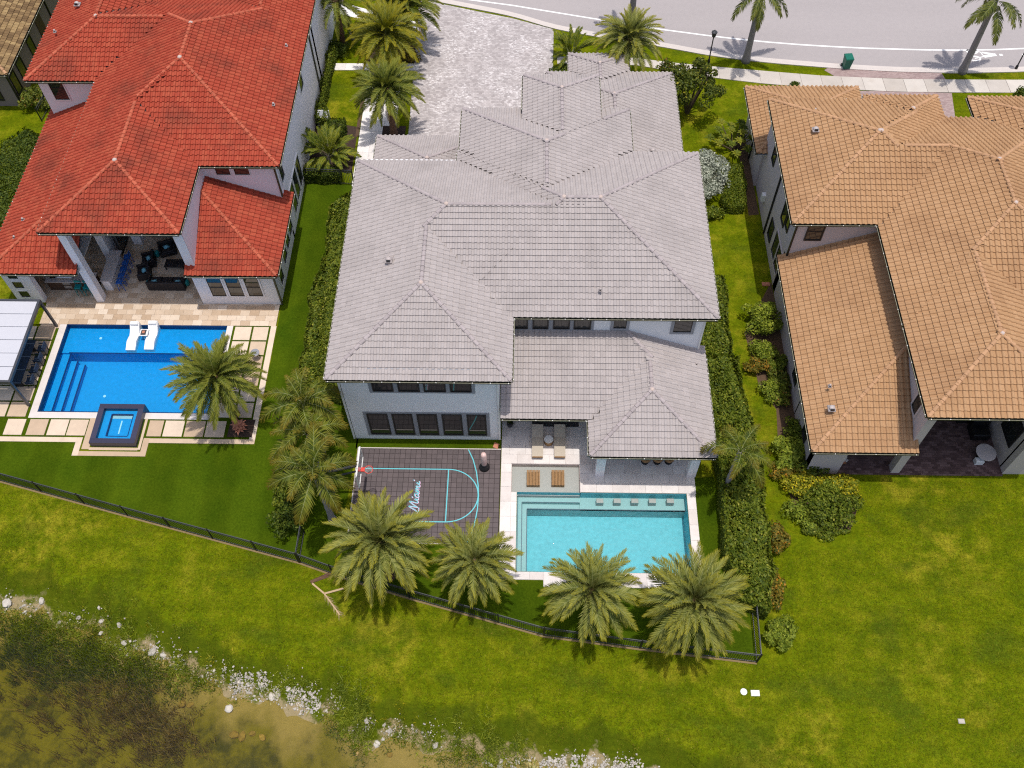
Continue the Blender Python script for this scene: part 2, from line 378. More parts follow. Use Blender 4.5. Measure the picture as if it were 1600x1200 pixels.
M['reed'] = leaf_mat('dry_reeds', (.11,.085,.028), (.21,.155,.05), (.38,.29,.11), trans=.15)
M['dryfrond'] = simple('dry_frond', (.48,.34,.20), .9, .2, 10)
# foliage
M['date'] = leaf_mat('date_palm_leaf', (.085,.118,.030), (.148,.182,.050), (.24,.262,.085), trans=.28, tip=((.46,.38,.012), .8))
M['date_green'] = leaf_mat('green_date_palm_leaf', (.06,.095,.016), (.11,.15,.024), (.19,.21,.04), trans=.22, tip=((.36,.30,.02), .55))
M['date_yellow'] = leaf_mat('yellow_date_palm_leaf', (.07,.10,.012), (.13,.155,.016), (.22,.22,.025), trans=.22, tip=((.44,.34,.01), .8))
M['fox'] = leaf_mat('foxtail_leaf', (.045,.078,.010), (.088,.130,.016), (.16,.19,.024), trans=.3, tip=((.36,.17,.015), .55))
M['royal'] = leaf_mat('royal_palm_leaf', (.04,.065,.012), (.08,.105,.02), (.15,.165,.03), trans=.25, tip=((.22,.19,.03), .4))
M['areca'] = leaf_mat('areca_leaf', (.05,.08,.008), (.10,.135,.012), (.20,.21,.02), trans=.3)
M['hedge'] = leaf_mat('hedge_leaf', (.042,.070,.006), (.082,.118,.009), (.15,.18,.016), (.32,.32,.05), .94)
M['hedge_deep'] = leaf_mat('dark_hedge_leaf', (.022,.046,.005), (.05,.080,.008), (.10,.13,.014))
M['croton'] = leaf_mat('croton_leaf', (.07,.10,.008), (.16,.18,.010), (.34,.31,.015), (.55,.45,.02), .85)
M['shrub'] = leaf_mat('shrub_leaf', (.05,.075,.01), (.095,.125,.014), (.17,.185,.026), (.30,.13,.03), .94)
M['shrub_orange'] = leaf_mat('copper_shrub_leaf', (.06,.075,.01), (.13,.12,.016), (.24,.18,.02), (.42,.20,.02), .85)
M['rachis'] = simple('pale_leaf_stalk', (.26,.27,.11), .6, .15, 6)
M['bright'] = leaf_mat('bright_shrub_leaf', (.075,.115,.010), (.14,.19,.016), (.25,.29,.03), trans=.28)
M['silver'] = leaf_mat('silver_leaf', (.15,.18,.13), (.27,.295,.23), (.44,.46,.37), trans=.12)
M['tree'] = leaf_mat('tree_leaf', (.03,.05,.008), (.065,.09,.012), (.13,.15,.02), (.42,.36,.03), .95)
# ------------------------------------------------------------------ roofs
PIT = R(22.62); TAN = math.tan(PIT); CO = math.cos(PIT); SI = math.sin(PIT)
TW, TE, TL = 0.305, 0.349, 0.425            # tile cover width, exposure, length
def tile_profile(amp, n=8):
    th_ = np.linspace(math.pi, 0, 7); rw = TW*.29; xs = np.concatenate([rw+rw*np.cos(th_), [TW*.80, TW]]); z = np.concatenate([amp*np.sin(th_), [-amp*.16, 0]])
    return xs, z
def tile_arrays(amp):
    xs, z = tile_profile(amp); n = len(xs); th = .05
    lo, hi = .075, .012                        # the butt lies on the course below, the head tucks under the one above
    V = [(x, 0, lo+zz-th) for x, zz in zip(xs, z)] + [(x, 0, lo+zz) for x, zz in zip(xs, z)] + [(x, TL, hi+zz) for x, zz in zip(xs, z)]
    F = []
    for i in range(n-1):
        F.append((i, i+1, n+i+1, n+i)); F.append((n+i, n+i+1, 2*n+i+1, 2*n+i))
    return np.array(V), np.array(F)
def clip_poly(poly, a, b, c):
    """keep a*x+b*y<=c"""
    out = []
    for i in range(len(poly)):
        p, q = poly[i], poly[(i+1) % len(poly)]
        dp = a*p[0]+b*p[1]-c; dq = a*q[0]+b*q[1]-c
        if dp <= 1e-9: out.append(p)
        if (dp < -1e-9 and dq > 1e-9) or (dp > 1e-9 and dq < -1e-9):
            t = dp/(dp-dq); out.append((p[0]+t*(q[0]-p[0]), p[1]+t*(q[1]-p[1])))
    return out
class Block:
    def __init__(s, x0, x1, y0, y1, z, hips): s.x0, s.x1, s.y0, s.y1, s.z, s.hips = x0, x1, y0, y1, z, hips
    def lin(s, k):     # distance to a side as (a,b,c): a*x+b*y+c
        return {'L': (1,0,-s.x0), 'R': (-1,0,s.x1), 'F': (0,1,-s.y0), 'B': (0,-1,s.y1)}[k]
    def d(s, k, x, y): a, b, c = s.lin(k); return a*x+b*y+c
    def inside(s, x, y, e=0.0): return s.x0-e <= x <= s.x1+e and s.y0-e <= y <= s.y1+e
    def h(s, x, y): return s.z + TAN*min(s.d(k, x, y) for k in s.hips)
    def region(s, k):
        p = [(s.x0,s.y0),(s.x1,s.y0),(s.x1,s.y1),(s.x0,s.y1)]; a, b, c = s.lin(k)
        for o in s.hips:
            if o != k:
                a2, b2, c2 = s.lin(o); p = clip_poly(p, a-a2, b-b2, c2-c)
                if len(p) < 3: return []
        return p
    def frame(s, k):
        return {'F': ((s.x0,s.y0,s.z), (1,0,0), (0,CO,SI)), 'R': ((s.x1,s.y0,s.z), (0,1,0), (-CO,0,SI)),
                'B': ((s.x1,s.y1,s.z), (-1,0,0), (0,-CO,SI)), 'L': ((s.x0,s.y1,s.z), (0,-1,0), (CO,0,SI))}[k]
def in_poly(poly, x, y, e=1e-6):
    for i in range(len(poly)):
        p, q = poly[i], poly[(i+1) % len(poly)]
        if (q[0]-p[0])*(y-p[1])-(q[1]-p[1])*(x-p[0]) < -e*math.hypot(q[0]-p[0], q[1]-p[1]): return False
    return True
def cap_mesh(name, mat):
    n = 6; V = []; 
    for y, r, zz in ((0, .118, .045), (.40, .105, .012)):
        V += [(r*math.cos(math.pi*i/n), y, zz-.045+r*.8*math.sin(math.pi*i/n)) for i in range(n+1)]
    k = n+1; F = [(i+1, i, k+i, k+i+1) for i in range(n)]
    me = bpy.data.meshes.new(name); me.from_pydata(V + [(0, 0, -.02)], [], F + [(i, i+1, 2*k) for i in range(n)]); setmat(me, mat); me.update(); return me
def build_roof(house, blocks, walls, tmat, cmat, amp, eaves=True, nobj=300, gut='gutter'):
    """walls: solid bodies (x0,x1,y0,y1,ztop) that swallow what runs into them"""
    off = wl(house); TV, TF = tile_arrays(amp); nv = len(TV)
    sh = MB()
    for b in blocks:
        for k in b.hips:
            p = b.region(k)
            if p: sh.add([(x, y, b.h(x, y)-.015) for x, y in p], [tuple(range(len(p)))])
    roof = obj('roof', sh, M['sheath'], house)
    for i, b in enumerate(blocks): obj('soffit', MB().box(b.x0+.02, b.x1-.02, b.y0+.02, b.y1-.02, b.z-.20-.0015*i, b.z-.16-.0015*i), M['soffit'], roof)
    def buried(bi, x, y, z, tie=True):
        for j, o in enumerate(blocks):
            if j == bi: continue
            if o.inside(x, y, .02):
                h = o.h(x, y)
                if h > z+.22 and z > o.z-.3: return True
                if tie and j < bi and abs(h-z) < .05: return True
        for w in walls:
            if w[0]+.12 < x < w[1]-.12 and w[2]+.12 < y < w[3]-.12 and w[4] > z: return True
        return False
    full = []; joined = []; REG = {(j, s_): oo.region(s_) for j, oo in enumerate(blocks) for s_ in oo.hips}
    for bi, b in enumerate(blocks):
        for k in b.hips:
            poly = b.region(k)
            if not poly: continue
            o, u, v = (np.array(t, float) for t in b.frame(k)); ph = float(np.dot(o, u)) % TW; n = np.cross(u, v)
            same = [(j, oo) for j, oo in enumerate(blocks) if j != bi and k in oo.hips and abs((oo.z-TAN*(oo.lin(k)[2]*-1))-(b.z-TAN*(b.lin(k)[2]*-1))) < .012]; Rm = np.stack([u, v, n], 1)
            pu = [(np.dot(np.array([x, y, b.h(x, y)])-o, u), np.dot(np.array([x, y, b.h(x, y)])-o, v)) for x, y in poly]
            u0, u1 = min(p[0] for p in pu), max(p[0] for p in pu); vmax = max(p[1] for p in pu)
            part = []
            for r in range(int(vmax/TE)+1):
                for c in range(int(math.floor(u0/TW)), int(u1/TW)+2):
                    vv = r*TE-.045; uu = c*TW-ph
                    cs = [(uu, vv+.05), (uu+TW, vv+.05), (uu+TW, vv+TE), (uu, vv+TE)]
                    P = [o+u*a+v*bb for a, bb in cs]
                    ins = sum(in_poly(poly, q[0], q[1], 1e-4) for q in P); cen = o+u*(uu+TW/2)+v*(vv+TE/2)
                    if ins == 0 and not in_poly(poly, cen[0], cen[1]): continue
                    if buried(bi, cen[0], cen[1], cen[2]): continue
                    if any(j < bi and any(in_poly(rg_, q[0], q[1], 1e-4) for q in P) for j, rg_ in ((j, REG[j, k]) for j, oo in same) if rg_): continue
                    base = o+u*uu+v*vv
                    cop = [oo for j, oo in same if j > bi]
                    if ins < 4 and cop and all(in_poly(poly, q[0], q[1], 1e-4) or any(oo.inside(q[0], q[1]) for oo in cop) for q in P): full.append((base, Rm)); continue
                    top_in = all(in_poly(poly, *(o+u*a+v*(vv+TL+.02))[:2], 1e-3) for a in (uu, uu+TW))
                    if ins == 4 and top_in: full.append((base, Rm))
                    else: part.append(base)
            if part:
                bm = bmesh.new(); 
                for base in part:
                    vs_ = [bm.verts.new(base + Rm @ q) for q in TV]
                    for f in TF: bm.faces.new([vs_[i] for i in f])
                ec = np.array(poly).mean(0)
                for i in range(len(poly)):
                    p, q = np.array(poly[i]), np.array(poly[(i+1) % len(poly)])
                    if b.d(k, *p) < 1e-6 and b.d(k, *q) < 1e-6: continue      # the eave itself
                    nn = np.array([q[1]-p[1], -(q[0]-p[0])]); ln = np.linalg.norm(nn)
                    if ln < 1e-6: continue
                    nn /= ln
                    bmesh.ops.bisect_plane(bm, geom=bm.verts[:]+bm.edges[:]+bm.faces[:], plane_co=(p[0], p[1], 0), plane_no=(nn[0], nn[1], 0), clear_outer=True)
                bm.verts.index_update(); vv_ = [tuple(w.co) for w in bm.verts]
                joined.append((np.array(vv_).reshape(-1, 3), [[w.index for w in f.verts] for f in bm.faces])); bm.free()
    cam_p = np.array([0, 0, CAM_H])
    full.sort(key=lambda t: np.linalg.norm(t[0]-cam_p))
    near, far = full[:nobj], full[nobj:]
    tm = bpy.data.meshes.new('roof_tile'); tm.from_pydata([tuple(p) for p in TV], [], [tuple(int(i) for i in f) for f in TF]); setmat(tm, tmat); tm.update()
    for base, Rm in near:
        ob = bpy.data.objects.new('roof_tile', tm); link(ob, roof, tuple(base))
        ob.rotation_euler = Matrix([list(map(float, r)) for r in Rm]).to_euler()
    V = []; F = []; base_i = 0
    for base, Rm in far:
        V.append((TV @ Rm.T)+base); F += [[int(i)+base_i for i in f] for f in TF]; base_i += nv
    for vv_, ff in joined:
        V.append(vv_); F += [[i+base_i for i in f] for f in ff]; base_i += len(vv_)
    if V:
        me = bpy.data.meshes.new('roof_tiling'); me.from_pydata([tuple(p) for p in (np.concatenate(V)-np.array(off))], [], F); setmat(me, tmat); me.update()
        o2 = bpy.data.objects.new('roof_tiling', me); link(o2, roof, off); o2['kind'] = 'stuff'
    # hip and ridge caps
    cm = cap_mesh('ridge_cap', cmat); mm = MB(); knots = {}
    ncap = 0
    for bi, b in enumerate(blocks):
        hs = list(b.hips)
        for i, k in enumerate(hs):
            p = b.region(k)
            for j in range(len(p)):
                a, c = p[j], p[(j+1) % len(p)]
                if math.hypot(a[0]-c[0], a[1]-c[1]) < .2: continue
                for t in hs[i+1:]:
                    if abs(b.d(k, *a)-b.d(t, *a)) < 1e-6 and abs(b.d(k, *c)-b.d(t, *c)) < 1e-6:
                        A = Vector((a[0], a[1], b.h(*a))); C = Vector((c[0], c[1], b.h(*c)))
                        if A.z > C.z: A, C = C, A
                        Ln = (C-A).length; dr = (C-A)/Ln; sd = dr.cross(Vector((0,0,1))).normalized(); up = sd.cross(dr)
                        rot = Matrix((sd, dr, up)).transposed().to_euler()
                        s_ = .02; seen = False
                        while s_ < Ln-.1:
                            q = A+dr*s_
                            mid = q+dr*.2
                            if not buried(bi, mid.x, mid.y, mid.z-.2, False) and not any(o.inside(w_.x, w_.y) and o.h(w_.x, w_.y) > b.h(w_.x, w_.y)+.03 and b.h(w_.x, w_.y) > o.z-.3 for w_ in (mid, mid+sd*.4, mid-sd*.4) for jj, o in enumerate(blocks) if jj != bi):
                                ob = bpy.data.objects.new('ridge_cap', cm); link(ob, roof, tuple(q+up*.065)); ob.rotation_euler = rot; seen = s_ > Ln-.75; ncap += 1
                            s_ += .36
                        if seen and C.z > b.z+.4 and not any(o.inside(C.x, C.y) and o.h(C.x, C.y) > C.z+.03 for jj, o in enumerate(blocks) if jj != bi): knots[(round(C.x, 1), round(C.y, 1))] = C
    for C in knots.values():
        mb = MB().lathe([(.15, -.02), (.14, .07), (.09, .12), (.02, .135)], 9, tuple(C+Vector((0,0,.03)))); obj('mortar_knob', mb, M['mortar'], roof, True)
    # eaves: fascia, gutter with a pale lip and hangers
    for bi, b in enumerate(blocks):
        for k in b.hips:
            o, u, v = (Vector(t) for t in b.frame(k)); Ln = (b.x1-b.x0) if k in 'FB' else (b.y1-b.y0); outv = Vector((-v.x, -v.y, 0)).normalized()
            run = None; N = max(2, int(Ln/.15)); segs = []
            for i in range(N+1):
                q = o+u*(Ln*i/N); z = b.z
                bad = any(oo.inside(q.x, q.y, -.03) and oo.h(q.x, q.y) > z-.35 for jj, oo in enumerate(blocks) if jj != bi) or any(k in oo.hips and abs(oo.d(k, q.x, q.y)) < .04 and abs(oo.z-b.z) < .04 and oo.inside(q.x, q.y, .03) for jj, oo in enumerate(blocks) if jj < bi) or any(w[0] < q.x < w[1] and w[2] < q.y < w[3] and w[4] > z for w in walls)
                if not bad:
                    if run is None: run = [i, i]
                    run[1] = i
                if (bad or i == N) and run is not None:
                    if run[1] > run[0]+1: segs.append(tuple(run))
                    run = None
            for s0, s1 in segs:
                A = o+u*(Ln*s0/N); B = o+u*(Ln*s1/N)
                fs = MB().bar(A-outv*.03+Vector((0,0,-.09)), B-outv*.03+Vector((0,0,-.09)), .035, .20); obj('fascia', fs, M[gut], roof)
                if not eaves: continue
                gt = MB()
                gt.bar(A+outv*.065+Vector((0,0,-.13)), B+outv*.065+Vector((0,0,-.13)), .13, .012)
                gt.bar(A+outv*.004+Vector((0,0,-.08)), B+outv*.004+Vector((0,0,-.08)), .010, .10)
                gt.bar(A+outv*.128+Vector((0,0,-.085)), B+outv*.128+Vector((0,0,-.085)), .008, .095)
                for E_ in (A, B): gt.bar(E_+Vector((0,0,-.085)), E_+outv*.13+Vector((0,0,-.085)), .012, .09)
                g = obj('gutter', gt, M[gut], house)
                obj('gutter_lip', MB().bar(A+outv*.136+Vector((0,0,-.034)), B+outv*.136+Vector((0,0,-.034)), .022, .014), M['gutter_lip'], g)
                hb = MB(); L2 = (B-A).length; nh = max(2, int(L2/.95)); dd = (B-A)/L2
                for i in range(nh+1):
                    q = A+dd*(.12+(L2-.24)*i/nh)
                    hb.bar(q+outv*.115+Vector((0,0,-.02)), q+outv*.16+Vector((0,0,-.02)), .04, .014)
                obj('gutter_hangers', hb, M['white_clip'], g, kind='stuff')
    return roof
def vent(house, px, py, z, big=True):
    x, y = G(px, py, z); s = 1.0 if big else .45
    mb = MB().lathe([(.17*s, -.10), (.17*s, .02), (.12*s, .09), (.03*s, .11)], 10, (x, y, z))
    mb.box(x-.20*s, x+.20*s, y-.20*s, y+.20*s, z-.14, z-.05)
    v = obj('roof_vent', mb, M['vent'], house, True)
    obj('vent_opening', MB().box(x-.10*s, x+.10*s, y-.215*s, y-.12*s, z, z+.09*s), M['frame_dark'], v)
def window(house, side, pos, a0, a1, z0, z1, trim, fw=.06, nx=1, nz=1, glass='glass', depth=.07):
    """side: '-y','+x','-x','+y' is the way the wall faces; a along the wall"""
    def bx(mb, p0, p1, q0, q1, w0, w1):
        if side == '-y': mb.box(p0, p1, pos-w1, pos-w0, q0, q1)
        elif side == '+y': mb.box(p0, p1, pos+w0, pos+w1, q0, q1)
        elif side == '+x': mb.box(pos+w0, pos+w1, p0, p1, q0, q1)
        else: mb.box(pos-w1, pos-w0, p0, p1, q0, q1)
    mb = MB()
    bx(mb, a0-fw, a1+fw, z0-fw, z0, -.02, depth); bx(mb, a0-fw, a1+fw, z1, z1+fw, -.02, depth)
    bx(mb, a0-fw, a0, z0, z1, -.02, depth); bx(mb, a1, a1+fw, z0, z1, -.02, depth)
    wn = obj('window', mb, M[trim], house)
    cw = (a1-a0)/nx; ch = (z1-z0)/nz; g = .035
    for i in range(nx):
        for j in range(nz):
            p = MB(); bx(p, a0+i*cw+g, a0+(i+1)*cw-g, z0+j*ch+g, z0+(j+1)*ch-g, .012, .022); obj('pane', p, M[glass], wn)
    s = MB(); t_ = .045
    bx(s, a0, a1, z0, z0+g, .0, t_); bx(s, a0, a1, z1-g, z1, .0, t_)
    for i in range(nx+1):
        c = a0+i*cw; bx(s, max(a0, c-g), min(a1, c+g), z0+g, z1-g, .0, t_)
    for j in range(1, nz): bx(s, a0+g, a1-g, z0+j*ch-g, z0+j*ch+g, .0, t_+.003)
    obj('sash', s, M['frame_dark'], wn)
    return wn
def wallbox(house, x0, x1, y0, y1, z1, mat, name='wall'):
    return obj(name, MB().box(x0, x1, y0, y1, -.05, z1), M[mat], house)
def spout(house, p0, p1, mat='gutter', r=.05):
    return obj('downspout', MB().bar(p0, p1, r*2, r*2), M[mat], house)

# ------------------------------------------------------------------ ground, lake bed and water
SHORE = [(-60, 27), (-40, 20.6)] + [G(px, py, -1.0) for px, py in ((0,945),(60,960),(130,985),(210,1015),(290,1050),(350,1085),(430,1105),(520,1130),(560,1162),(640,1163),(720,1180),(800,1190),(880,1202),(960,1210))] + [(8, 8.2), (20, 5.5), (60, -6)]
SX = np.array([p[0] for p in SHORE]); SY = np.array([p[1] for p in SHORE])
def shore_y(x): return np.interp(x, SX, SY)+.28*np.sin(x*1.9+1)+.20*np.sin(x*4.3)+.10*np.sin(x*8.7+2)
def ground_z(x, y):
    d = y-shore_y(x)
    up_ = np.clip(d/2.6, 0, 1); z = -1.0 + (up_*up_*(3-2*up_))*1.0
    return np.where(d < 0, np.maximum(-1.0+d*.22, -3.2), z)
POOL_G = [(-.88, 2.98, 23.88, 25.66), (-.56, 8.95, 19.15, 23.88)]
POOL_R = [(-29.3, -19.1, 28.82, 35.3)]
HOLES = POOL_G + POOL_R
xs = np.unique(np.round(np.concatenate([np.arange(-46, 46.01, .5), [-400, -200, -120, -80, -60, 60, 80, 120, 200, 400], [h[0] for h in HOLES], [h[1] for h in HOLES]]), 3))
ys = np.unique(np.round(np.concatenate([np.arange(0, 76.01, .5), [-300, -100, -40, -20, -10, -5, 90, 120, 200, 400], [h[2] for h in HOLES], [h[3] for h in HOLES]]), 3))
XX, YY = np.meshgrid(xs, ys); ZZ = ground_z(XX, YY)
ZZ = ZZ + np.where((YY-shore_y(XX) < 3.5) & (np.abs(XX) < 46), (RNG.random(XX.shape)-.5)*.06, 0)
idx = np.arange(XX.size).reshape(XX.shape)
cx_ = (XX[:-1,:-1]+XX[1:,1:])/2; cy_ = (YY[:-1,:-1]+YY[1:,1:])/2; keep = np.ones(cx_.shape, bool)
for h in HOLES: keep &= ~((cx_ > h[0]) & (cx_ < h[1]) & (cy_ > h[2]) & (cy_ < h[3]))
Q = np.stack([idx[:-1,:-1], idx[:-1,1:], idx[1:,1:], idx[1:,:-1]], -1)[keep]
me = indexmesh('ground', np.stack([XX.ravel(), YY.ravel(), ZZ.ravel()], 1), Q, M['lawn'], True)
o = bpy.data.objects.new('ground', me); COL.objects.link(o); o['kind'] = 'structure'
wv = [(x, float(shore_y(x))+.6) for x in np.linspace(-58, 20, 60)]
structure('lake_water', MB().add([(x, y, -1.0) for x, y in wv] + [(20, -90, -1.0), (-58, -90, -1.0)], [tuple(range(61, -1, -1))]), M['water_lake'])

def sheet(name, pts, z, mat): return structure(name, MB().add([(p[0], p[1], z) for p in pts], [tuple(range(len(pts)))]), M[mat])
# road, kerb, pavement
KERB = [(-60, 86), (-24, 74)] + [G(*p) for p in ((665,0),(800,26),(865,46),(930,58),(1040,75),(1110,88),(1200,99),(1310,108),(1400,113),(1500,115),(1600,113))] + [(60, 62.5)]
KX = np.array([p[0] for p in KERB]); KY = np.array([p[1] for p in KERB])
def kerb_y(x): return float(np.interp(x, KX, KY))
kx = [-60, -40] + list(np.arange(-26, 44, 1.0)) + [60]
def kspline(off): return [(x, (kerb_y(x-.8)+kerb_y(x)+kerb_y(x+.8))/3+off) for x in kx]
def ribbon(a, b, z):
    n = len(a); return MB().add([(p[0],p[1],z) for p in a]+[(p[0],p[1],z) for p in b], [(i, i+1, n+i+1, n+i) for i in range(n-1)])
structure('road', ribbon(kspline(.55), kspline(15), .012), M['asphalt'])
kb = MB(); a, b = kspline(0), kspline(.62); n_ = len(a)
prof = [(0, 0, 0), (0, .0, .07), (0, .16, .085), (0, .36, .035), (0, .62, .022)]
for i in range(n_-1):
    for (_, y0_, z0_), (_, y1_, z1_) in zip(prof[:-1], prof[1:]):
        kb.add([(a[i][0], a[i][1]+y0_, z0_), (a[i+1][0], a[i+1][1]+y0_, z0_), (a[i+1][0], a[i+1][1]+y1_, z1_), (a[i][0], a[i][1]+y1_, z1_)], [(0,1,2,3)])
structure('kerb', kb, M['kerb'])
WL = [(-40, 77), (-20, 72)] + [G(*p) for p in ((735,0),(800,8.5),(870,20),(950,33),(1025,45),(1100,55),(1150,61),(1200,66),(1250,70),(1300,73),(1350,75.5),(1400,77),(1450,78.3),(1500,78.6),(1550,78),(1600,76))] + [(55, 65.5)]
structure('road_edge_line', MB().strip(WL, .16, .017), M['road_paint'])
# bicycle symbol on the lane by the kerb
bx_, by_ = G(1526, 86)
bk = MB()
for cy in (by_+.42, by_-.42): bk.strip([(bx_+.42*math.cos(t)-.25, cy+.26*math.sin(t)) for t in np.linspace(0, 2*math.pi, 17)[:-1]], .13, .017, True)
bk.strip([(bx_-.25, by_-.42), (bx_+.5, by_-.2), (bx_+.35, by_+.35), (bx_-.25, by_+.42)], .11, .0175); bk.strip([(bx_+.5, by_-.2), (bx_+1.5, by_+.05)], .3, .018); bk.strip([(bx_+.45, by_+.3), (bx_+1.3, by_+.1)], .2, .0185)
bk.strip([(bx_+1.75, by_+.02), (bx_+2.0, by_+.02)], .22, .018)
structure('road_bicycle_symbol', bk, M['road_paint'])
ax_, ay_ = G(1597, 86); structure('road_arrow_marking', MB().strip([(ax_, ay_), (ax_+2.2, ay_)], .22, .0175), M['road_paint'])

def piece_mesh(cache, w, l, h, mat, name):
    key = (round(w, 2), round(l, 2))
    if key not in cache:
        me = MB().bev(0, w, 0, l, 0, h, .006).mesh(name); setmat(me, mat); cache[key] = me
    return cache[key]
def lay(parent, name, cells, z, h, mat, limit=300, gap=.008):
    """slabs or tiles, each an object sharing its mesh with those of its size"""
    cache = {}; cells = sorted(cells, key=lambda c: (c[2]+c[3])); rest = MB()
    for i, (x0, x1, y0, y1) in enumerate(cells):
        dz = random.uniform(-.0015, .0015)
        if i < limit:
            o = bpy.data.objects.new(name, piece_mesh(cache, x1-x0-gap, y1-y0-gap, h, mat, name)); link(o, parent, (x0+gap/2, y0+gap/2, z+dz))
        else: rest.bev(x0+gap/2, x1-gap/2, y0+gap/2, y1-gap/2, z+dz, z+h+dz, .006)
    if rest.v: obj(name+'_field', rest, mat, parent, kind='stuff')
def bond(x0, x1, y0, y1, tw, tl, shift=.5, skip=()):
    out = []; r = 0; y = y0
    while y < y1-.03:
        ye = min(y+tl, y1); x = x0-(shift*tw*(r % 2)) - (.0 if not shift else tw*.23*((r//2) % 2))
        while x < x1-.03:
            a, b_ = max(x, x0), min(x+tw, x1)
            if b_-a > .06 and ye-y > .05 and not any(s[0] < (a+b_)/2 < s[1] and s[2] < (y+ye)/2 < s[3] for s in skip): out.append((a, b_, y, ye))
            x += tw
        y = ye; r += 1
    return out
# pavement slabs that follow the kerb
sw = MB(); SWT = [G(*p) for p in ((985,90),(1045,98),(1130,106),(1200,112),(1285,119),(1400,124),(1475,125),(1600,125.5),(1680,125))]; SWB = [G(*p) for p in ((985,101),(1045,111),(1130,124),(1200,132),(1285,138),(1400,144),(1475,145),(1600,145.5),(1680,145))]
def interp(P, x): return float(np.interp(x, [p[0] for p in P], [p[1] for p in P]))
structure('pavement_bed', ribbon([(x, interp(SWB, x)+.02) for x in np.arange(2, 42, 1.0)], [(x, interp(SWT, x)-.02) for x in np.arange(2, 42, 1.0)], .02), M['kerb'])
pv_root = bpy.data.objects['pavement_bed']
x = 2.0
while x < 41:
    x2 = x+1.55; g = .012
    mb = MB().prism([(x+g, interp(SWB, x)), (x2-g, interp(SWB, x2)), (x2-g-.03, interp(SWT, x2)), (x+g-.03, interp(SWT, x))], .0, .055+random.uniform(-.003, .003)); obj('paving_slab', mb, M['concrete'], pv_root); x = x2
# driveways and front walks
sheet('driveway', [(-8.85, 46), (1.2, 46), (1.2, 58.8), (1.65, 59.3), (1.75, 65.05), (-1.6, 66.45), (-5, 67.5), (-9.3, 68.9), (-9.1, 60)], .02, 'drive')
sheet('neighbour_driveway', [G(1303,98.5), G(1400,113), G(1471,114.5), G(1478,125), G(1305,120), G(1288,110)], .016, 'drive_red')
sheet('neighbour_driveway_apron', [(22.4, 50), (30.6, 50), G(1487,145.5), G(1340,142)], .016, 'drive_red')
sheet('red_house_driveway', [(-18.6, 59.2), (-16.4, 59.2), (-15.2, 73), (-22, 75)], .016, 'drive_red')
wk = structure('front_walk_bed', MB().box(-15.6, -8.75, 59.95, 60.75, -.02, .018).box(-12.55, -9.95, 47.6, 59.9, -.02, .019), M['kerb'])
lay(wk, 'paving_slab', bond(-15.6, -8.75, 59.95, 60.75, 1.15, .8, 0)+bond(-12.55, -9.95, 47.6, 59.95, .87, 1.1, 0), .02, .03, M['walkway'])
w2 = structure('far_walk_bed', MB().prism([(-15.9, 67.0), (-9.3, 64.6), (-9.3, 65.9), (-15.7, 68.4)], -.02, .03), M['walkway'])
sheet('entry_palm_bed', [(-10.9, 52.2), (-9.2, 52.2), (-9.2, 53.7), (-10.9, 53.7)], .056, 'mulch')
sheet('drive_palm_bed', [(-12.9, 61.0), (-9.0, 60.9), (-9.0, 63.4), (-12.9, 63.4)], .006, 'mulch')
sheet('walk_edge_bed', [(-12.85, 52.6), (-12.6, 52.6), (-12.6, 59.6), (-12.85, 59.6)], .008, 'soil')
sheet('shrub_bed', [(-17.3, 49.2), (-12.7, 49.0), (-12.75, 53.6), (-15.5, 54.3), (-15.6, 62.5), (-16.4, 62.5)], .006, 'mulch')
sheet('side_bed', [G(1205,440),G(1163,520),G(1175,560),G(1185,600),G(1213,640),G(1216,700),G(1222,740),G(1240,790),G(1285,838),G(1328,830),G(1338,800),G(1335,765),G(1290,745),G(1270,735),G(1220,520)], .006, 'soil')
sheet('side_yard_soil', [G(1152,225),G(1165,222),G(1186,335),G(1170,337)], .004, 'soil')
# artificial turf inside the fences
FA = [G(0,751),G(200,806),G(470,879),G(520,897)]; FB = [G(520,897),G(640,934),G(850,993),G(1000,1013),G(1182,1035)]
sheet('turf_red_yard', [(-36, 25.8)] + FA + [(-10.39, 18.9), (-9.9, 27.0), (-9.95, 47.7), (-15.9, 47.8), (-15.9, 36.95), (-15.93, 26.7), (-22.1, 26.7), (-22.1, 25.85), (-26.4, 25.85), (-26.4, 26.7), (-36, 26.7)], .006, 'turf')
sheet('turf_court_edge', [(-10.0, 26.55), (-1.45, 26.55), (-1.45, 27.3), (-10.0, 27.3)], .006, 'turf')
sheet('turf_front_strip', FB + [(11.75, 18.2), (10.6, 25.0), (9.5, 24.9), (9.4, 18.35), (.9, 18.35), (.9, 18.65), (-1.5, 18.65), (-1.5, 20.6), (-9.9, 20.6), (-10.3, 19.0)], .006, 'turf')
# ------------------------------------------------------------------ grey-roofed house
gh = thing('house', 'large two-storey house with pale grey tiled hip roofs between the red and tan roofs', 'house', (0, 38, 0))
GW = [(-10.03, -1.57, 27.25, 36, 6.95), (-10.03, 9.62, 31.24, 43.0, 6.95), (-3.8, 5.7, 42.9, 46.9, 6.95), (-.1, 3.85, 46.8, 49.2, 7.65), (1.5, 9.5, 42.9, 54.9, 3.35), (3.2, 6.45, 54.8, 57.0, 3.35), (-9.9, -3.7, 42.9, 48.3, 3.35)]
for w in GW: wallbox(gh, *w, 'stucco_grey')
GB = [Block(-10.52, 3.0, 30.9, 42.66, 7.1, 'LFB'), Block(-4.42, 10.2, 30.9, 43.5, 7.1, 'LRFB'), Block(-10.52, -.9, 26.72, 36.4, 7.1, 'LRF'), Block(-4.31, 6.2, 37.2, 47.38, 7.1, 'LRB'), Block(-.467, 4.267, 42, 49.65, 7.905, 'LRB')]
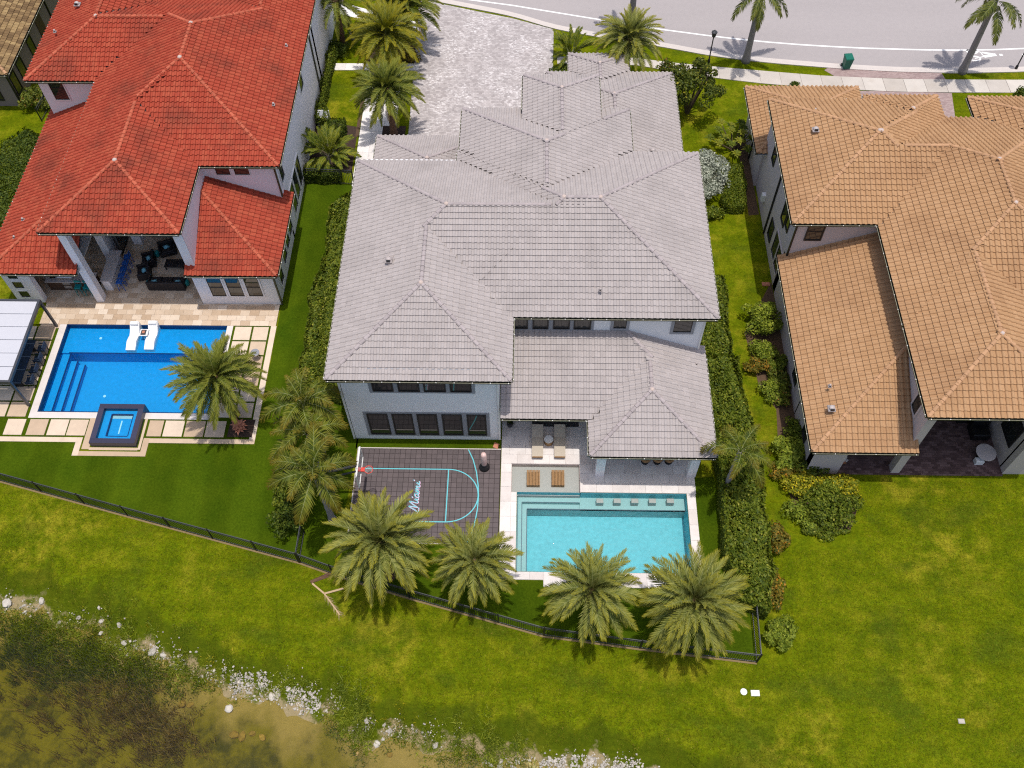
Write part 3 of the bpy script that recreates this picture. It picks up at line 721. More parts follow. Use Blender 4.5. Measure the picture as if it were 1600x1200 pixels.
GL = [Block(1.1, 10.07, 42.5, 55.45, 3.5, 'LRB'), Block(2.72, 6.94, 50, 57.48, 3.5, 'LRB'), Block(-10.36, -2.96, 41, 48.8, 3.5, 'LRB'), Block(-1.5, 10.05, 26.66, 31.6, 3.5, 'RF'), Block(3.37, 10.05, 24.35, 31.0, 3.5, 'LRF')]
build_roof(gh, GB+GL, [w for w in GW], M['grey_tile'], M['grey_cap'], .055)
for p, z, b in (((607,405),8.6,1),((672,282),8.2,1),((690,284),8.2,0),((1014,309),8.2,1),((1055,393),7.7,1),((724,352),8.8,0),((938,452),8.0,0),((1044,551),4.3,1),((1088,568),3.8,0),((1020,235),6.0,1)): vent(gh, *p, z, b)
# front wing windows: five below, four above, in recessed grey surrounds
Y = 27.25
def bandwin(y0, xs_, ztop, zbot, group):
    g0, g1 = group
    mb = MB(); mb.box(g0, g1, Y-.03, Y+.02, zbot-.16, zbot); mb.box(g0, g1, Y-.03, Y+.02, ztop, ztop+.16)
    ed = [g0] + [q for p in xs_ for q in p] + [g1]
    for i in range(0, len(ed), 2): mb.box(ed[i], ed[i+1], Y-.03, Y+.02, zbot, ztop)
    obj('window_surround', mb, M['trim_grey'], gh)
    for a0, a1 in xs_: window(gh, '-y', Y, a0+.06, a1-.06, zbot+.06, ztop-.06, 'frame_dark', .05)
lows = [(GY(a, 672, Y)[0], GY(b, 672, Y)[0]) for a, b in ((579,611),(617,648.5),(655,686),(693,724),(731,761))]
bandwin(Y, lows, 2.88, .58, (lows[0][0]-.18, lows[-1][1]+.18))
ups = [(GY(a, 608, Y)[0], GY(b, 608, Y)[0]) for a, b in ((582,615),(622,656),(662,697),(703,737))]
zu = GY(640, 611, Y)[1]; bandwin(Y, ups, zu+2.0, zu, (ups[0][0]-.18, ups[-1][1]+.18))
# upper windows above the lanai roof
Y = 31.24
cl = [(GY(a, 512, Y)[0], GY(b, 512, Y)[0]) for a, b in ((803,825),(832,857),(864,890),(896,923))]
zc = GY(860, 513, Y)[1]; 
mbs = MB().box(cl[0][0]-.1, cl[-1][1]+.16, Y-.03, Y+.02, zc-.14, zc)
for i in range(5):
    a = cl[i-1][1] if i else cl[0][0]-.1; b = cl[i][0] if i < 4 else cl[3][1]+.16
    mbs.box(a, b, Y-.03, Y+.02, zc, zc+1.3)
obj('window_surround', mbs, M['trim_grey'], gh)
for a0, a1 in cl: window(gh, '-y', Y, a0+.05, a1-.05, zc+.05, zc+1.25, 'frame_dark', .05)
for a, b, yy in ((958,978,512),(1051,1079,518)):
    a0, zz = GY(a, yy, Y); a1 = GY(b, yy, Y)[0]; window(gh, '-y', Y, a0, a1, zz, zz+1.3, 'trim_grey', .16)
spout(gh, (-1.62, 27.19, 6.9), (-1.62, 27.19, .2), 'white_clip', .045); spout(gh, (-10.1, 27.19, 6.9), (-10.1, 27.19, .1), 'white_clip', .045)
spout(gh, (9.66, 31.18, 6.9), (9.66, 31.18, 3.9), 'white_clip', .045)
# lanai: posts, back wall doors
for x0, x1 in ((3.86, 4.36), (9.05, 9.54)): obj('column', MB().box(x0, x1, 24.92, 25.4, -.02, 3.35), M['stucco_white'], gh)
obj('column', MB().box(9.05, 9.54, 30.2, 31.2, -.02, 3.35), M['stucco_grey'], gh)
for i in range(4): window(gh, '-y', 31.24, -.9+i*1.55, .58+i*1.55, .06, 2.7, 'frame_dark', .05)
for a0, a1, z0, z1 in ((33.5, 34.6, 1.0, 2.6), (37.2, 38.6, 1.0, 2.6), (34, 35.2, 4.3, 5.8), (39, 40.2, 4.3, 5.8)): window(gh, '+x', 9.62, a0, a1, z0, z1, 'trim_grey', .1)
for a0, a1 in ((31, 32.2), (35, 36.2), (39, 40.2)): window(gh, '-x', -10.03, a0, a1, 4.3, 5.9, 'trim_grey', .1); window(gh, '-x', -10.03, a0, a1, 1.0, 2.6, 'trim_grey', .1)
obj('garage_door', MB().box(-2.9, -.4, 46.9, 46.98, 0, 2.5), M['trim_grey'], gh)

# ------------------------------------------------------------------ red-roofed house
rh = thing('house', 'large white house with bright red barrel-tile roofs and covered patio at the upper left', 'house', (-24, 46, 0))
RW = [(-28.1, -15.9, 42.75, 58.4, 6.85), (-32.9, -27, 50.5, 58.2, 6.85), (-20.95, -15.9, 37.05, 43, 3.35), (-20.95, -20.4, 37.1, 44, 6.85), (-21.2, -15.9, 58, 66, 6.85), (-32.9, -25.4, 57, 68, 6.85), (-32.9, -28.2, 43.6, 51, 3.35)]
for w in RW: wallbox(rh, *w, 'stucco_white')
RB = [Block(-28.6, -15.4, 42.3, 58.9, 7.0, 'LRFB'), Block(-28.6, -20.37, 36.78, 48, 7.0, 'LRF'), Block(-33.36, -22, 50.04, 58.62, 7.0, 'LFB'), Block(-21.6, -15.4, 55.5, 72, 7.0, 'LR'), Block(-33.36, -24.9, 54.4, 74, 7.0, 'LR'),
      Block(-33.35, -27.65, 36.58, 51.5, 3.5, 'LF'), Block(-21.05, -15.4, 36.55, 43.5, 3.5, 'RF')]
RWB = RW + [(-28.0, -20.4, 43.2, 52, 6.85), (-28.0, -27.6, 37.2, 51, 6.85)]
build_roof(rh, RB, RWB, M['red_tile'], M['red_cap'], .088)
for p, z, b in (((335,111),8.6,1),((411,79),7.9,1),((447,70),7.6,0),((427,162),7.7,0),((85,48),8.0,0),((120,5),8.3,1),((22,370),4.2,0),((35,342),4.4,0)): vent(rh, *p, z, b)
# second-storey wall over the low roof, front windows
for a, b in ((339,361),(368,391)):
    a0, zz = GY(a, 272, 42.75); a1 = GY(b, 272, 42.75)[0]; window(rh, '-y', 42.75, a0, a1, zz, zz+.9, 'white_paint', .05)
a0, zz = GY(88, 155, 50.5); a1 = GY(110, 155, 50.5)[0]; window(rh, '-y', 50.5, a0, a1, zz, zz+1.9, 'white_paint', .07, nz=2)
for a, b in ((327,352),(355,380),(384,409)):
    a0, zz = GY(a+6, 462, 37.05); a1 = GY(b+3, 462, 37.05)[0]; window(rh, '-y', 37.05, a0, a1, zz, zz+1.75, 'stucco_white', .10, nz=2, depth=.05)
for a0, a1, z0, z1, n in ((38.0, 38.8, .7, 2.6, 1), (39.6, 40.5, .9, 2.7, 1), (40.8, 41.7, .9, 2.7, 1), (42.0, 42.9, .9, 2.7, 1), (44.2, 45.2, .7, 2.9, 1), (45.45, 46.45, .7, 2.9, 1), (46.7, 47.7, .7, 2.9, 1), (43.4, 44.2, 4.4, 5.8, 1), (52, 53, 4.4, 5.8, 1)):
    window(rh, '+x', -15.9, a0, a1, z0, z1, 'white_paint', .07)
spout(rh, (-15.84, 42.68, 6.9), (-15.84, 42.68, 4.0)); spout(rh, (-15.83, 37.0, 3.3), (-15.83, 37.0, .1)); spout(rh, (-15.84, 57.0, 6.8), (-15.84, 57.0, .1))
# patio posts, inner walls, outdoor kitchen end wall
obj('column', MB().box(-27.86, -27.38, 37.12, 37.62, 0, 6.82), M['stucco_white'], rh)
obj('column', MB().box(-20.98, -20.4, 37.08, 37.12, 3.2, 6.82), M['stucco_white'], rh)
obj('column', MB().box(-26.6, -26.0, 42.0, 42.75, 0, 6.82), M['stucco_white'], rh)
obj('wall', MB().box(-28.1, -27.6, 40.6, 43.6, 0, 6.82), M['stucco_white'], rh)
obj('wall', MB().box(-32.9, -31.2, 37.05, 37.45, 0, 3.33), M['stucco_white'], rh)
obj('wall', MB().box(-32.9, -32.5, 37.4, 43.7, 0, 3.33), M['stucco_white'], rh)
for i in range(3): window(rh, '-y', 37.05, -32.45, -31.85, .62+i*.92, 1.22+i*.92, 'white_paint', .04)
window(rh, '-y', 42.75, -25.6, -21.4, .1, 2.8, 'frame_dark', .06, nx=4); window(rh, '-x', -27.6+.5, 41.0, 42.4, .2, 2.5, 'frame_dark', .05)
window(rh, '-y', 43.6, -31.4, -29.2, .1, 2.5, 'frame_dark', .06, nx=2)

# ------------------------------------------------------------------ tan-roofed house
th = thing('house', 'large taupe house with orange tan tiled roofs and dark lanai at right', 'house', (22, 38, 0))
TWL = [(15.78, 25.5, 38.35, 48.4, 6.85), (20.68, 32.6, 31.1, 46.4, 6.85), (21.9, 25.5, 46, 48.5, 6.85), (15.78, 20.7, 29.2, 39, 3.35), (15.62, 22.5, 47.9, 53.5, 3.35), (28.5, 34, 46, 48.4, 6.85)]
for w in TWL: wallbox(th, *w, 'stucco_tan')
TB = [Block(15.28, 26.0, 37.92, 48.55, 7.0, 'LRFB'), Block(20.2, 33.1, 30.6, 46.86, 7.0, 'LRFB'), Block(20.2, 28.2, 24.9, 35.2, 7.0, 'LRF'), Block(20.7, 26, 37.92, 46.86, 7.0, 'FB'), Block(21.38, 26.0, 44, 48.95, 7.0, 'LRB'), Block(28.0, 36, 45, 48.85, 7.0, 'LRB'),
      Block(15.27, 20.9, 24.78, 38.5, 3.5, 'LF'), Block(15.1, 22.9, 47.4, 54.0, 3.5, 'LRFB')]
TWB = TWL + [(20.7, 27.7, 30, 38, 6.85)]
build_roof(th, TB, TWB, M['tan_tile'], M['tan_cap'], .080)
for p, z, b in (((1275,201),8.2,1),((1274,171),7.8,0),((1300,637),4.5,1),((1297,602),4.6,0),((1445,215),8.2,0)): vent(th, *p, z, b)
a0, zz = GY(1257, 374, 38.35); a1 = GY(1281, 374, 38.35)[0]; window(th, '-y', 38.35, a0, a1, zz, zz+1.45, 'frame_dark', .06, nz=2)
spout(th, (15.72, 38.29, 6.8), (15.72, 38.29, 3.7), 'black_metal'); spout(th, (15.72, 43.4, 6.8), (15.72, 43.4, .1), 'black_metal'); spout(th, (15.56, 50.5, 3.3), (15.56, 50.5, .1), 'black_metal')
for a0, a1, z0, z1 in ((41.9, 42.7, .9, 2.3), (40.5, 41.3, 3.9, 5.2), (39.0, 40.0, 1.0, 2.9), (40.15, 41.15, 1.0, 2.9), (39.6, 40.2, 4.4, 5.6), (30.4, 31.5, .9, 2.7), (26.8, 27.5, 1.0, 2.4), (45.5, 46.2, 4.2, 5.2)): window(th, '-x', 15.78, a0, a1, z0, z1, 'frame_dark' if a1-a0 < .9 else 'stucco_tan', .06)
# low front wing and lanai
obj('wall', MB().box(15.78, 16.0, 25.3, 29.3, 0, 3.33), M['stucco_tan'], th)
obj('wall', MB().box(15.78, 17.6, 25.28, 25.75, 0, 3.33), M['stucco_tan'], th)
obj('column', MB().box(20.65, 21.13, 25.36, 25.86, 0, 6.82), M['stucco_tan'], th)
obj('wall', MB().box(20.68, 20.98, 25.8, 31.2, 3.6, 6.82), M['stucco_tan'], th)
obj('wall', MB().box(26.95, 29.2, 25.4, 25.9, 0, 6.82), M['stucco_tan'], th)
obj('wall', MB().box(26.95, 27.25, 25.8, 31.2, 0, 6.82), M['stucco_tan'], th)
window(th, '-x', 26.95, 26.3, 27.7, 1.6, 3.4, 'frame_dark', .08, nx=2); window(th, '-x', 26.95, 28.2, 29.6, 1.6, 3.4, 'frame_dark', .08, nx=2)
window(th, '-x', 20.68, 26.4, 27.1, 4.6, 5.9, 'stucco_tan', .12)
window(th, '-y', 31.1, 21.6, 26.4, .1, 2.7, 'frame_dark', .06, nx=4); window(th, '-y', 29.2, 16.6, 20.2, .1, 2.6, 'frame_dark', .06, nx=3)
obj('meter_box', MB().box(15.55, 15.78, 45.2, 45.55, 1.2, 1.75), M['plastic_white'], th)
lf = structure('lanai_floor', MB().box(16.0, 26.95, 25.25, 31.2, -.05, .05), M['paver_dark'])

# ------------------------------------------------------------------ brown-roofed house beyond
vh = thing('house', 'brown house with mottled brown and yellow roof tiles in the far corner', 'house', (-44, 62, 0))
VB = [Block(-56, -37.9, 55.2, 90, 3.3, 'RF')]
wallbox(vh, -56, -38.45, 55.7, 90, 3.15, 'stucco_brown')
build_roof(vh, VB, [], M['brown_tile'], M['tan_cap'], .05, nobj=120)
window(vh, '+x', -38.45, 57.6, 58.5, .8, 2.3, 'frame_dark', .05); window(vh, '+x', -38.45, 60.2, 61.0, .9, 2.3, 'frame_dark', .05); window(vh, '+x', -38.45, 56.1, 56.9, .7, 2.3, 'frame_dark', .05); obj('shutter', MB().box(-38.46, -38.4, 62.5, 63.6, .2, 2.5), M['cabinet'], vh)
spout(vh, (-38.39, 55.75, 3.1), (-38.39, 55.75, .1), 'black_metal'); spout(vh, (-38.39, 65, 3.1), (-38.39, 65, .1), 'black_metal')
window(vh, '-y', 55.7, -40.6, -39.5, .6, 2.3, 'frame_dark', .06)
# ------------------------------------------------------------------ grey house: pool deck, pool, court
dk = structure('pool_deck', MB().box(-1.5, 9.5, 25.68, 31.2, -.05, .02).box(-1.5, -.90, 18.68, 25.68, -.05, .021).box(-.90, -.58, 18.68, 23.86, -.05, .0215).box(3.0, 9.5, 23.90, 25.68, -.05, .0205).box(8.97, 9.46, 18.3, 23.90, -.05, .0225).box(-.58, .92, 18.68, 19.13, -.05, .0195).box(.92, 8.97, 18.3, 19.13, -.05, .0190), M['kerb'])
cells = bond(-1.5, 9.5, 25.68, 31.2, .92, .61, .5) + bond(-1.5, -.90, 18.68, 25.68, .6, .92, 0) + bond(-.90, -.58, 18.68, 23.86, .32, .92, 0) + bond(3.0, 9.5, 23.90, 25.68, .92, .60, .5) + bond(8.97, 9.46, 18.3, 23.90, .49, .92, 0) + bond(-.58, .92, 18.68, 19.13, .75, .45, 0) + bond(.92, 8.97, 18.3, 19.13, .92, .83, 0)
lay(dk, 'deck_tile', cells, .024, .03, M['shellstone'], 300, .007)
gp = thing('swimming_pool', 'turquoise swimming pool with pale sun shelf beside the grey-roofed house', 'pool', (4, 21.5, 0))
def basin(px0, px1, py0, py1, zb, zt, mb):
    """four inner walls, faces turned inward"""
    v = [(px0,py0,zb),(px1,py0,zb),(px1,py1,zb),(px0,py1,zb),(px0,py0,zt),(px1,py0,zt),(px1,py1,zt),(px0,py1,zt)]
    mb.add(v, [(0,4,5,1),(1,5,6,2),(2,6,7,3),(3,7,4,0)])
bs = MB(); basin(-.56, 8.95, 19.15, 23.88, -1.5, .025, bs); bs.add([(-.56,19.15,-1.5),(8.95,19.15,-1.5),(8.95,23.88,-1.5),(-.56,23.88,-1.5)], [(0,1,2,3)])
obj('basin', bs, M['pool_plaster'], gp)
sh_ = MB(); basin(-.88, 2.98, 23.86, 25.66, -.34, .025, sh_); sh_.add([(-.88,23.8,-.32),(2.98,23.8,-.32),(2.98,25.66,-.32),(-.88,25.66,-.32)], [(0,1,2,3)]); sh_.v[0] = (-.88, 23.86, -.34)
sh_ = MB().box(-.88, 2.98, 23.80, 25.66, -1.4, -.32).box(-.92, -.88, 23.8, 25.7, -.4, .02).box(2.98, 3.02, 23.88, 25.7, -.4, .02).box(-.92, 3.02, 25.66, 25.70, -.4, .02)
obj('sun_shelf', sh_, M['pool_shelf'], gp)
obj('step', MB().box(-.56, 3.0, 23.49, 23.80, -1.45, -.50).box(-.56, -.26, 19.15, 23.49, -1.45, -.501), M['pool_step'], gp)
obj('step', MB().box(-.26, 3.0, 23.12, 23.49, -1.45, -.72).box(-.26, .02, 19.15, 23.12, -1.45, -.721), M['pool_step'], gp)
obj('bench_ledge', MB().box(3.0, 8.95, 23.12, 23.88, -1.45, -.62), M['pool_step'], gp)
ln = MB().box(-.52, 2.98, 23.80, 23.84, -.325, -.312).box(-.54, -.5, 19.2, 23.8, -.505, -.494).box(-.26, 2.98, 23.49, 23.53, -.505, -.493).box(-.30, -.26, 19.15, 23.5, -.505, -.492).box(.0, 8.95, 23.12, 23.165, -.73, -.60).box(-.02, .025, 19.15, 23.13, -.725, -.712)
obj('step_edging', ln, M['pool_line'], gp)
for px in (937, 964, 991.5, 1019, 1047):
    x, y = G(px, 785, -.4); st = obj('bar_stool_block', MB().bev(x-.20, x+.20, y-.12, y+.16, -1.4, -.22, .015), M['pool_shelf'], gp)
wt = MB(); wt.add([(-.56,19.15,-.10),(8.95,19.15,-.10),(8.95,23.88,-.10),(2.98,23.88,-.10),(2.98,25.66,-.10),(-.88,25.66,-.10),(-.88,23.88,-.10),(-.56,23.88,-.10)], [tuple(range(8))]); obj('water', wt, M['water_aqua'], gp)
for i, (px0, px1) in enumerate(((823,843.5),(861.5,882))):
    x0, y1 = G(px0, 737, -.27); x1, y0 = G(px1, 761, -.27)
    mb = MB()
    for k in range(9): mb.bev(x0+(x1-x0)*k/9+.008, x0+(x1-x0)*(k+1)/9-.008, y0, y1, -.315, -.05, .004)
    mt = obj('wooden_platform', mb, M['wood_brown']); tag(mt, ('brown slatted square on the sun shelf, the one nearer the basketball court', 'brown slatted square on the sun shelf, the one nearer the columns')[i], 'platform', 'slatted squares on the sun shelf')
# basketball court
ct = structure('basketball_court', MB().box(-9.8, -1.53, 20.72, 26.58, -.05, .012), M['court_base'])
cells = [(-9.8+i*.305, -9.8+(i+1)*.305, 20.75+j*.305, 20.75+(j+1)*.305) for i in range(27) for j in range(19)]
cells.sort(key=lambda c: c[2]); mb = MB()
for c in cells: mb.bev(c[0]+.009, c[1]-.009, c[2]+.009, c[3]-.009, .012, .024, .004)
obj('court_tiling', mb, M['court'], ct, kind='stuff')
obj('court_border', MB().box(-9.86, -9.8, 20.72, 26.6, -.05, .03).box(-9.86, -1.53, 26.58, 26.64, -.05, .031).box(-9.86, -1.53, 20.66, 20.72, -.05, .0305), M['kerb'], ct)
yT, yB, xF = 25.26, 21.98, -4.5
cl_ = MB().strip([(-9.75, yT), (xF, yT)], .06, .028).strip([(-9.75, yB), (xF, yB)], .06, .028).strip([(xF, yB+.03), (xF, yT-.03)], .06, .0282)
rc = (yT-yB)/2; cl_.strip([(xF+1.75*math.cos(t), (yT+yB)/2+rc*math.sin(t)) for t in np.linspace(-math.pi/2, math.pi/2, 28)], .06, .0284)
arc = [(-3.42, 26.56), (-3.12, 25.9), (-2.90, 25.1), (-2.78, 24.3), (-2.73, 23.6), (-2.76, 22.8), (-2.85, 22.1), (-3.0, 21.4), (-3.25, 20.75)]
cl_.strip(arc, .06, .0287); obj('court_line', cl_, M['cyan'], ct)
# lettering on the court: Miami, read from the pool side
def letter_pts(P, steps=5):
    P = [Vector(p) for p in P]; out = []
    for i in range(len(P)-1):
        p0 = P[max(0, i-1)]; p1 = P[i]; p2 = P[i+1]; p3 = P[min(len(P)-1, i+2)]
        for k in range(steps):
            t = k/steps; out.append(.5*((2*p1)+(p2-p0)*t+(2*p0-5*p1+4*p2-p3)*t*t+(3*p1-p0-3*p2+p3)*t**3))
    out.append(P[-1]); return out
strokes = [[(-.12,.22),(-.02,.02),(.10,.25),(.26,1.0),(.30,.55),(.30,.02)], [(.30,.02),(.44,.6),(.58,1.0),(.58,.5),(.58,.06),(.68,.06)], [(.68,.06),(.80,.48),(.77,.10),(.88,.05)],
           [(1.15,.46),(1.02,.5),(.92,.28),(.97,.04),(1.08,.16),(1.17,.48),(1.14,.10),(1.22,.06)], [(1.22,.06),(1.32,.48),(1.29,.04),(1.41,.42),(1.47,.38),(1.44,.04),(1.56,.42),(1.62,.38),(1.60,.08),(1.70,.06)], [(1.70,.06),(1.84,.48),(1.80,.10),(1.96,.16)],
           [(.84,.70),(.90,.78)], [(1.92,.72),(1.98,.80)], [(-.2,-.14),(.3,-.10)]]
ox, oy = -6.12, 22.55
def place(p): return (ox-p[1]*.50+p[0]*.03, oy+p[0]*.98+p[1]*.10)
lt = MB(); lp = MB()
for i, s_ in enumerate(strokes):
    q = [place(p) for p in letter_pts(s_)]; lt.strip(q, .044, .0300+i*.0003); lp.strip([(a+.022, b-.014) for a, b in q], .07, .0266+i*.0002)
obj('court_lettering_outline', lp, M['pink'], ct); obj('court_lettering', lt, M['cyan'], ct)
# hoop
hp = thing('basketball_hoop', 'black basketball hoop with clear backboard at the edge of the court', 'basketball hoop', (-11.1, 23.6, 0))
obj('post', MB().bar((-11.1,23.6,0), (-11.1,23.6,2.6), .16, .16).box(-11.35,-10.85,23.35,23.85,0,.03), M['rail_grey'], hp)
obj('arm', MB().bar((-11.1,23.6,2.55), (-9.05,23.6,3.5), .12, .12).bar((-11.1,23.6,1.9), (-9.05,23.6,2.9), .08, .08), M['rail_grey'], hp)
bb = obj('backboard', MB().box(-8.99,-8.965,22.72,24.5,2.75,3.83), M['clear'], hp)
obj('backboard_frame', MB().box(-9.02,-8.94,22.68,24.54,3.83,3.88).box(-9.02,-8.94,22.68,24.54,2.70,2.75).box(-9.02,-8.94,22.68,22.72,2.75,3.83).box(-9.02,-8.94,24.5,24.54,2.75,3.83), M['white_clip'], bb)
rm = MB()
rp = [(-8.52+.23*math.cos(t), 23.6+.23*math.sin(t)) for t in np.linspace(0, 2*math.pi, 19)[:-1]]
for a, b in zip(rp, rp[1:]+rp[:1]): rm.tube((*a, 3.05), (*b, 3.05), .018, n=6, cap=False)
rm.box(-8.95,-8.74,23.48,23.72,3.0,3.06); obj('rim', rm, M['rim'], hp)
nb = MB()
for i in range(18):
    a = 2*math.pi*i/18
    for s_ in (1, -1):
        b = a+s_*.35; c = b+s_*.35
        nb.tube((-8.52+.22*math.cos(a), 23.6+.22*math.sin(a), 3.04), (-8.52+.15*math.cos(b), 23.6+.15*math.sin(b), 2.82), .006, n=3, cap=False); nb.tube((-8.52+.15*math.cos(b), 23.6+.15*math.sin(b), 2.82), (-8.52+.12*math.cos(c), 23.6+.12*math.sin(c), 2.6), .006, n=3, cap=False)
obj('net', nb, M['net'], hp)
# free-standing punch bag
x, y = G(757, 731); pb = thing('punch_bag', 'pale pink free-standing punch bag on a black base on the court', 'punch bag', (x, y, .02))
lobj('base', MB().lathe([(.30,0),(.31,.10),(.26,.22),(.16,.34),(.13,.42)], 18), M['black_metal'], pb, True); lobj('bag', MB().lathe([(.13,.42),(.165,.50),(.165,1.50),(.13,1.62),(.03,1.66)], 18), M['bag_skin'], pb, True); lobj('collar', MB().lathe([(.14,.38),(.175,.40),(.175,.50),(.14,.52)], 18), M['charcoal'], pb)
# ------------------------------------------------------------------ lanai furniture, grey house
def lounger(label, x, y, group):
    t = thing('lounge_chair', label, 'lounge chair', (x, y, .055), 0, group)
    fr = MB()
    for sx in (-.30, .30): fr.bar((sx,-.98,.28),(sx,.30,.28),.04,.05).bar((sx,.30,.28),(sx,.98,.62),.04,.05)
    lobj('frame', fr, M['beige'], t)
    for sx in (-.30,.30):
        for sy in (-.85,.35): lobj('leg', MB().box(sx-.02,sx+.02,sy-.02,sy+.02,0,.28), M['beige'], t)
    lobj('seat_sling', MB().box(-.28,.28,-.96,.30,.285,.31), M['beige'], t); lobj('backrest', MB().add([(-.28,.30,.30),(.28,.30,.30),(.28,.97,.64),(-.28,.97,.64),(-.28,.30,.275),(.28,.30,.275),(.28,.97,.615),(-.28,.97,.615)], [(0,1,2,3),(7,6,5,4),(0,4,5,1),(2,6,7,3),(1,5,6,2),(3,7,4,0)]), M['beige'], t); lobj('foot_bar', MB().box(-.30,.30,-1.02,-.96,.24,.30), M['wood_brown'], t); return t
l1 = lounger('beige sling lounge chair on the pale deck, nearer the court', .58, 26.95, 'beige lounge chairs on the pool deck')
dup(l1, (1.86, 26.97, .055), 0, 'beige sling lounge chair on the pale deck, nearer the column', 'beige lounge chairs on the pool deck')
x, y = 1.22, 27.05; t = thing('side_table', 'round white drum side table between the two beige lounge chairs', 'side table', (x, y, .055)); lobj('drum', MB().lathe([(.22,0),(.25,.05),(.25,.40),(.24,.42)], 20), M['wood_brown'], t); lobj('top', MB().lathe([(.26,.42),(.27,.44),(.26,.46)], 20), M['white_paint'], t)
rg = obj('outdoor_rug', MB().box(.25, 3.0, 28.15, 29.6, .054, .064), M['charcoal']); tag(rg, 'dark striped rug under the lanai roof behind the beige loungers', 'rug')
def sofa(label, loc, rz, w, mat, cush=None, group=None, seats=3):
    t = thing('sofa', label, 'sofa', loc, rz, group); d = .85
    lobj('base', MB().bev(-w/2, w/2, -d/2, d/2, .05, .32, .02), M[mat], t)
    for i in range(seats): a = -w/2+.13+(w-.26)*i/seats; lobj('seat_cushion', MB().bev(a+.01, a+(w-.26)/seats-.01, -d/2+.02, d/2-.18, .32, .46, .04), M[mat], t)
    lobj('backrest', MB().bev(-w/2, w/2, d/2-.18, d/2, .3, .78, .03), M[mat], t)
    for sx in (-1, 1): lobj('armrest', MB().bev(min(sx*w/2, sx*(w/2-.13)), max(sx*w/2, sx*(w/2-.13)), -d/2, d/2-.18, .3, .60, .02), M[mat], t)
    for sx in (-1, 1):
        for sy in (-1, 1): lobj('leg', MB().box(sx*(w/2-.08)-.03, sx*(w/2-.08)+.03, sy*(d/2-.08)-.03, sy*(d/2-.08)+.03, 0, .06), M['black_metal'], t)
    if cush:
        for cx, cz in cush:
            c = MB(); q = []
            for i in range(4): q.append((cx+.24*math.cos(math.pi/4+i*math.pi/2+.3)*1.2, .05+.20*math.sin(math.pi/4+i*math.pi/2+.3)*1.2))
            c.add([(a, b, .50) for a, b in q]+[(cx, .05, .62), (cx, .05, .46)], [(0,1,4),(1,2,4),(2,3,4),(3,0,4),(1,0,5),(2,1,5),(3,2,5),(0,3,5)]); lobj('cushion', c, M['aqua_cushion'], t, True)
    return t
sofa('charcoal outdoor sofa on the dark rug beneath the lanai roof', (1.6, 29.3, .064), 0, 2.5, 'charcoal')
x, y = G(797, 668); t = thing('potted_plant', 'green spiky potted plant by the wall corner under the lanai eave', 'potted plant', (x, y+.1, .055)); lobj('pot', MB().lathe([(.15,0),(.2,.3),(.2,.32)], 14), M['charcoal'], t)
bl = MB()
for i in range(16):
    a = i*2.4; e = .25+.5*random.random(); c, s_ = math.cos(a), math.sin(a); bl.add([(c*.03-s_*.035, s_*.03+c*.035, .3), (c*.03+s_*.035, s_*.03-c*.035, .3), (c*e*.6, s_*e*.6, .3+.65*(1-e*.6)), ], [(0,1,2)])
lobj('leaves', bl, M['hedge_deep'], t)
for i, px in enumerate((1009, 1028, 1046)):
    x, y = G(px, 716, .5); t = thing('round_chair', ('round brown wicker chair under the pavilion eave, first from the left post', 'round brown wicker chair under the pavilion eave, middle of three', 'round brown wicker chair under the pavilion eave, third from the left post')[i], 'chair', (x, y+.02, .055), 0, 'round chairs under the pavilion')
    lobj('seat', MB().lathe([(.18,.30),(.30,.36),(.31,.44),(.26,.47)], 16), M['charcoal'], t, True); lobj('base', MB().lathe([(.22,0),(.20,.04),(.06,.10),(.06,.30)], 12), M['black_metal'], t)
    b = MB(); pts = [(.31*math.cos(u), .31*math.sin(u)) for u in np.linspace(-math.pi*.95, -math.pi*.05, 12)]
    for p, q in zip(pts[:-1], pts[1:]): b.add([(p[0],p[1],.42),(q[0],q[1],.42),(q[0]*1.08,q[1]*1.08,.72),(p[0]*1.08,p[1]*1.08,.72),(p[0]*.9,p[1]*.9,.42),(q[0]*.9,q[1]*.9,.42),(q[0]*.98,q[1]*.98,.72),(p[0]*.98,p[1]*.98,.72)], [(0,1,2,3),(7,6,5,4),(3,2,6,7)])
    lobj('backrest', b, M['wood_brown'], t)
tb = thing('dining_table', 'dark dining table in the shade of the pavilion behind the round chairs', 'table', (6.5, 26.9, .055)); lobj('tabletop', MB().bev(-1.3,1.3,-.5,.5,.70,.75,.01), M['wood_brown'], tb)
for sx in (-1.15,1.15):
    for sy in (-.4,.4): lobj('leg', MB().box(sx-.04,sx+.04,sy-.04,sy+.04,0,.70), M['black_metal'], tb)

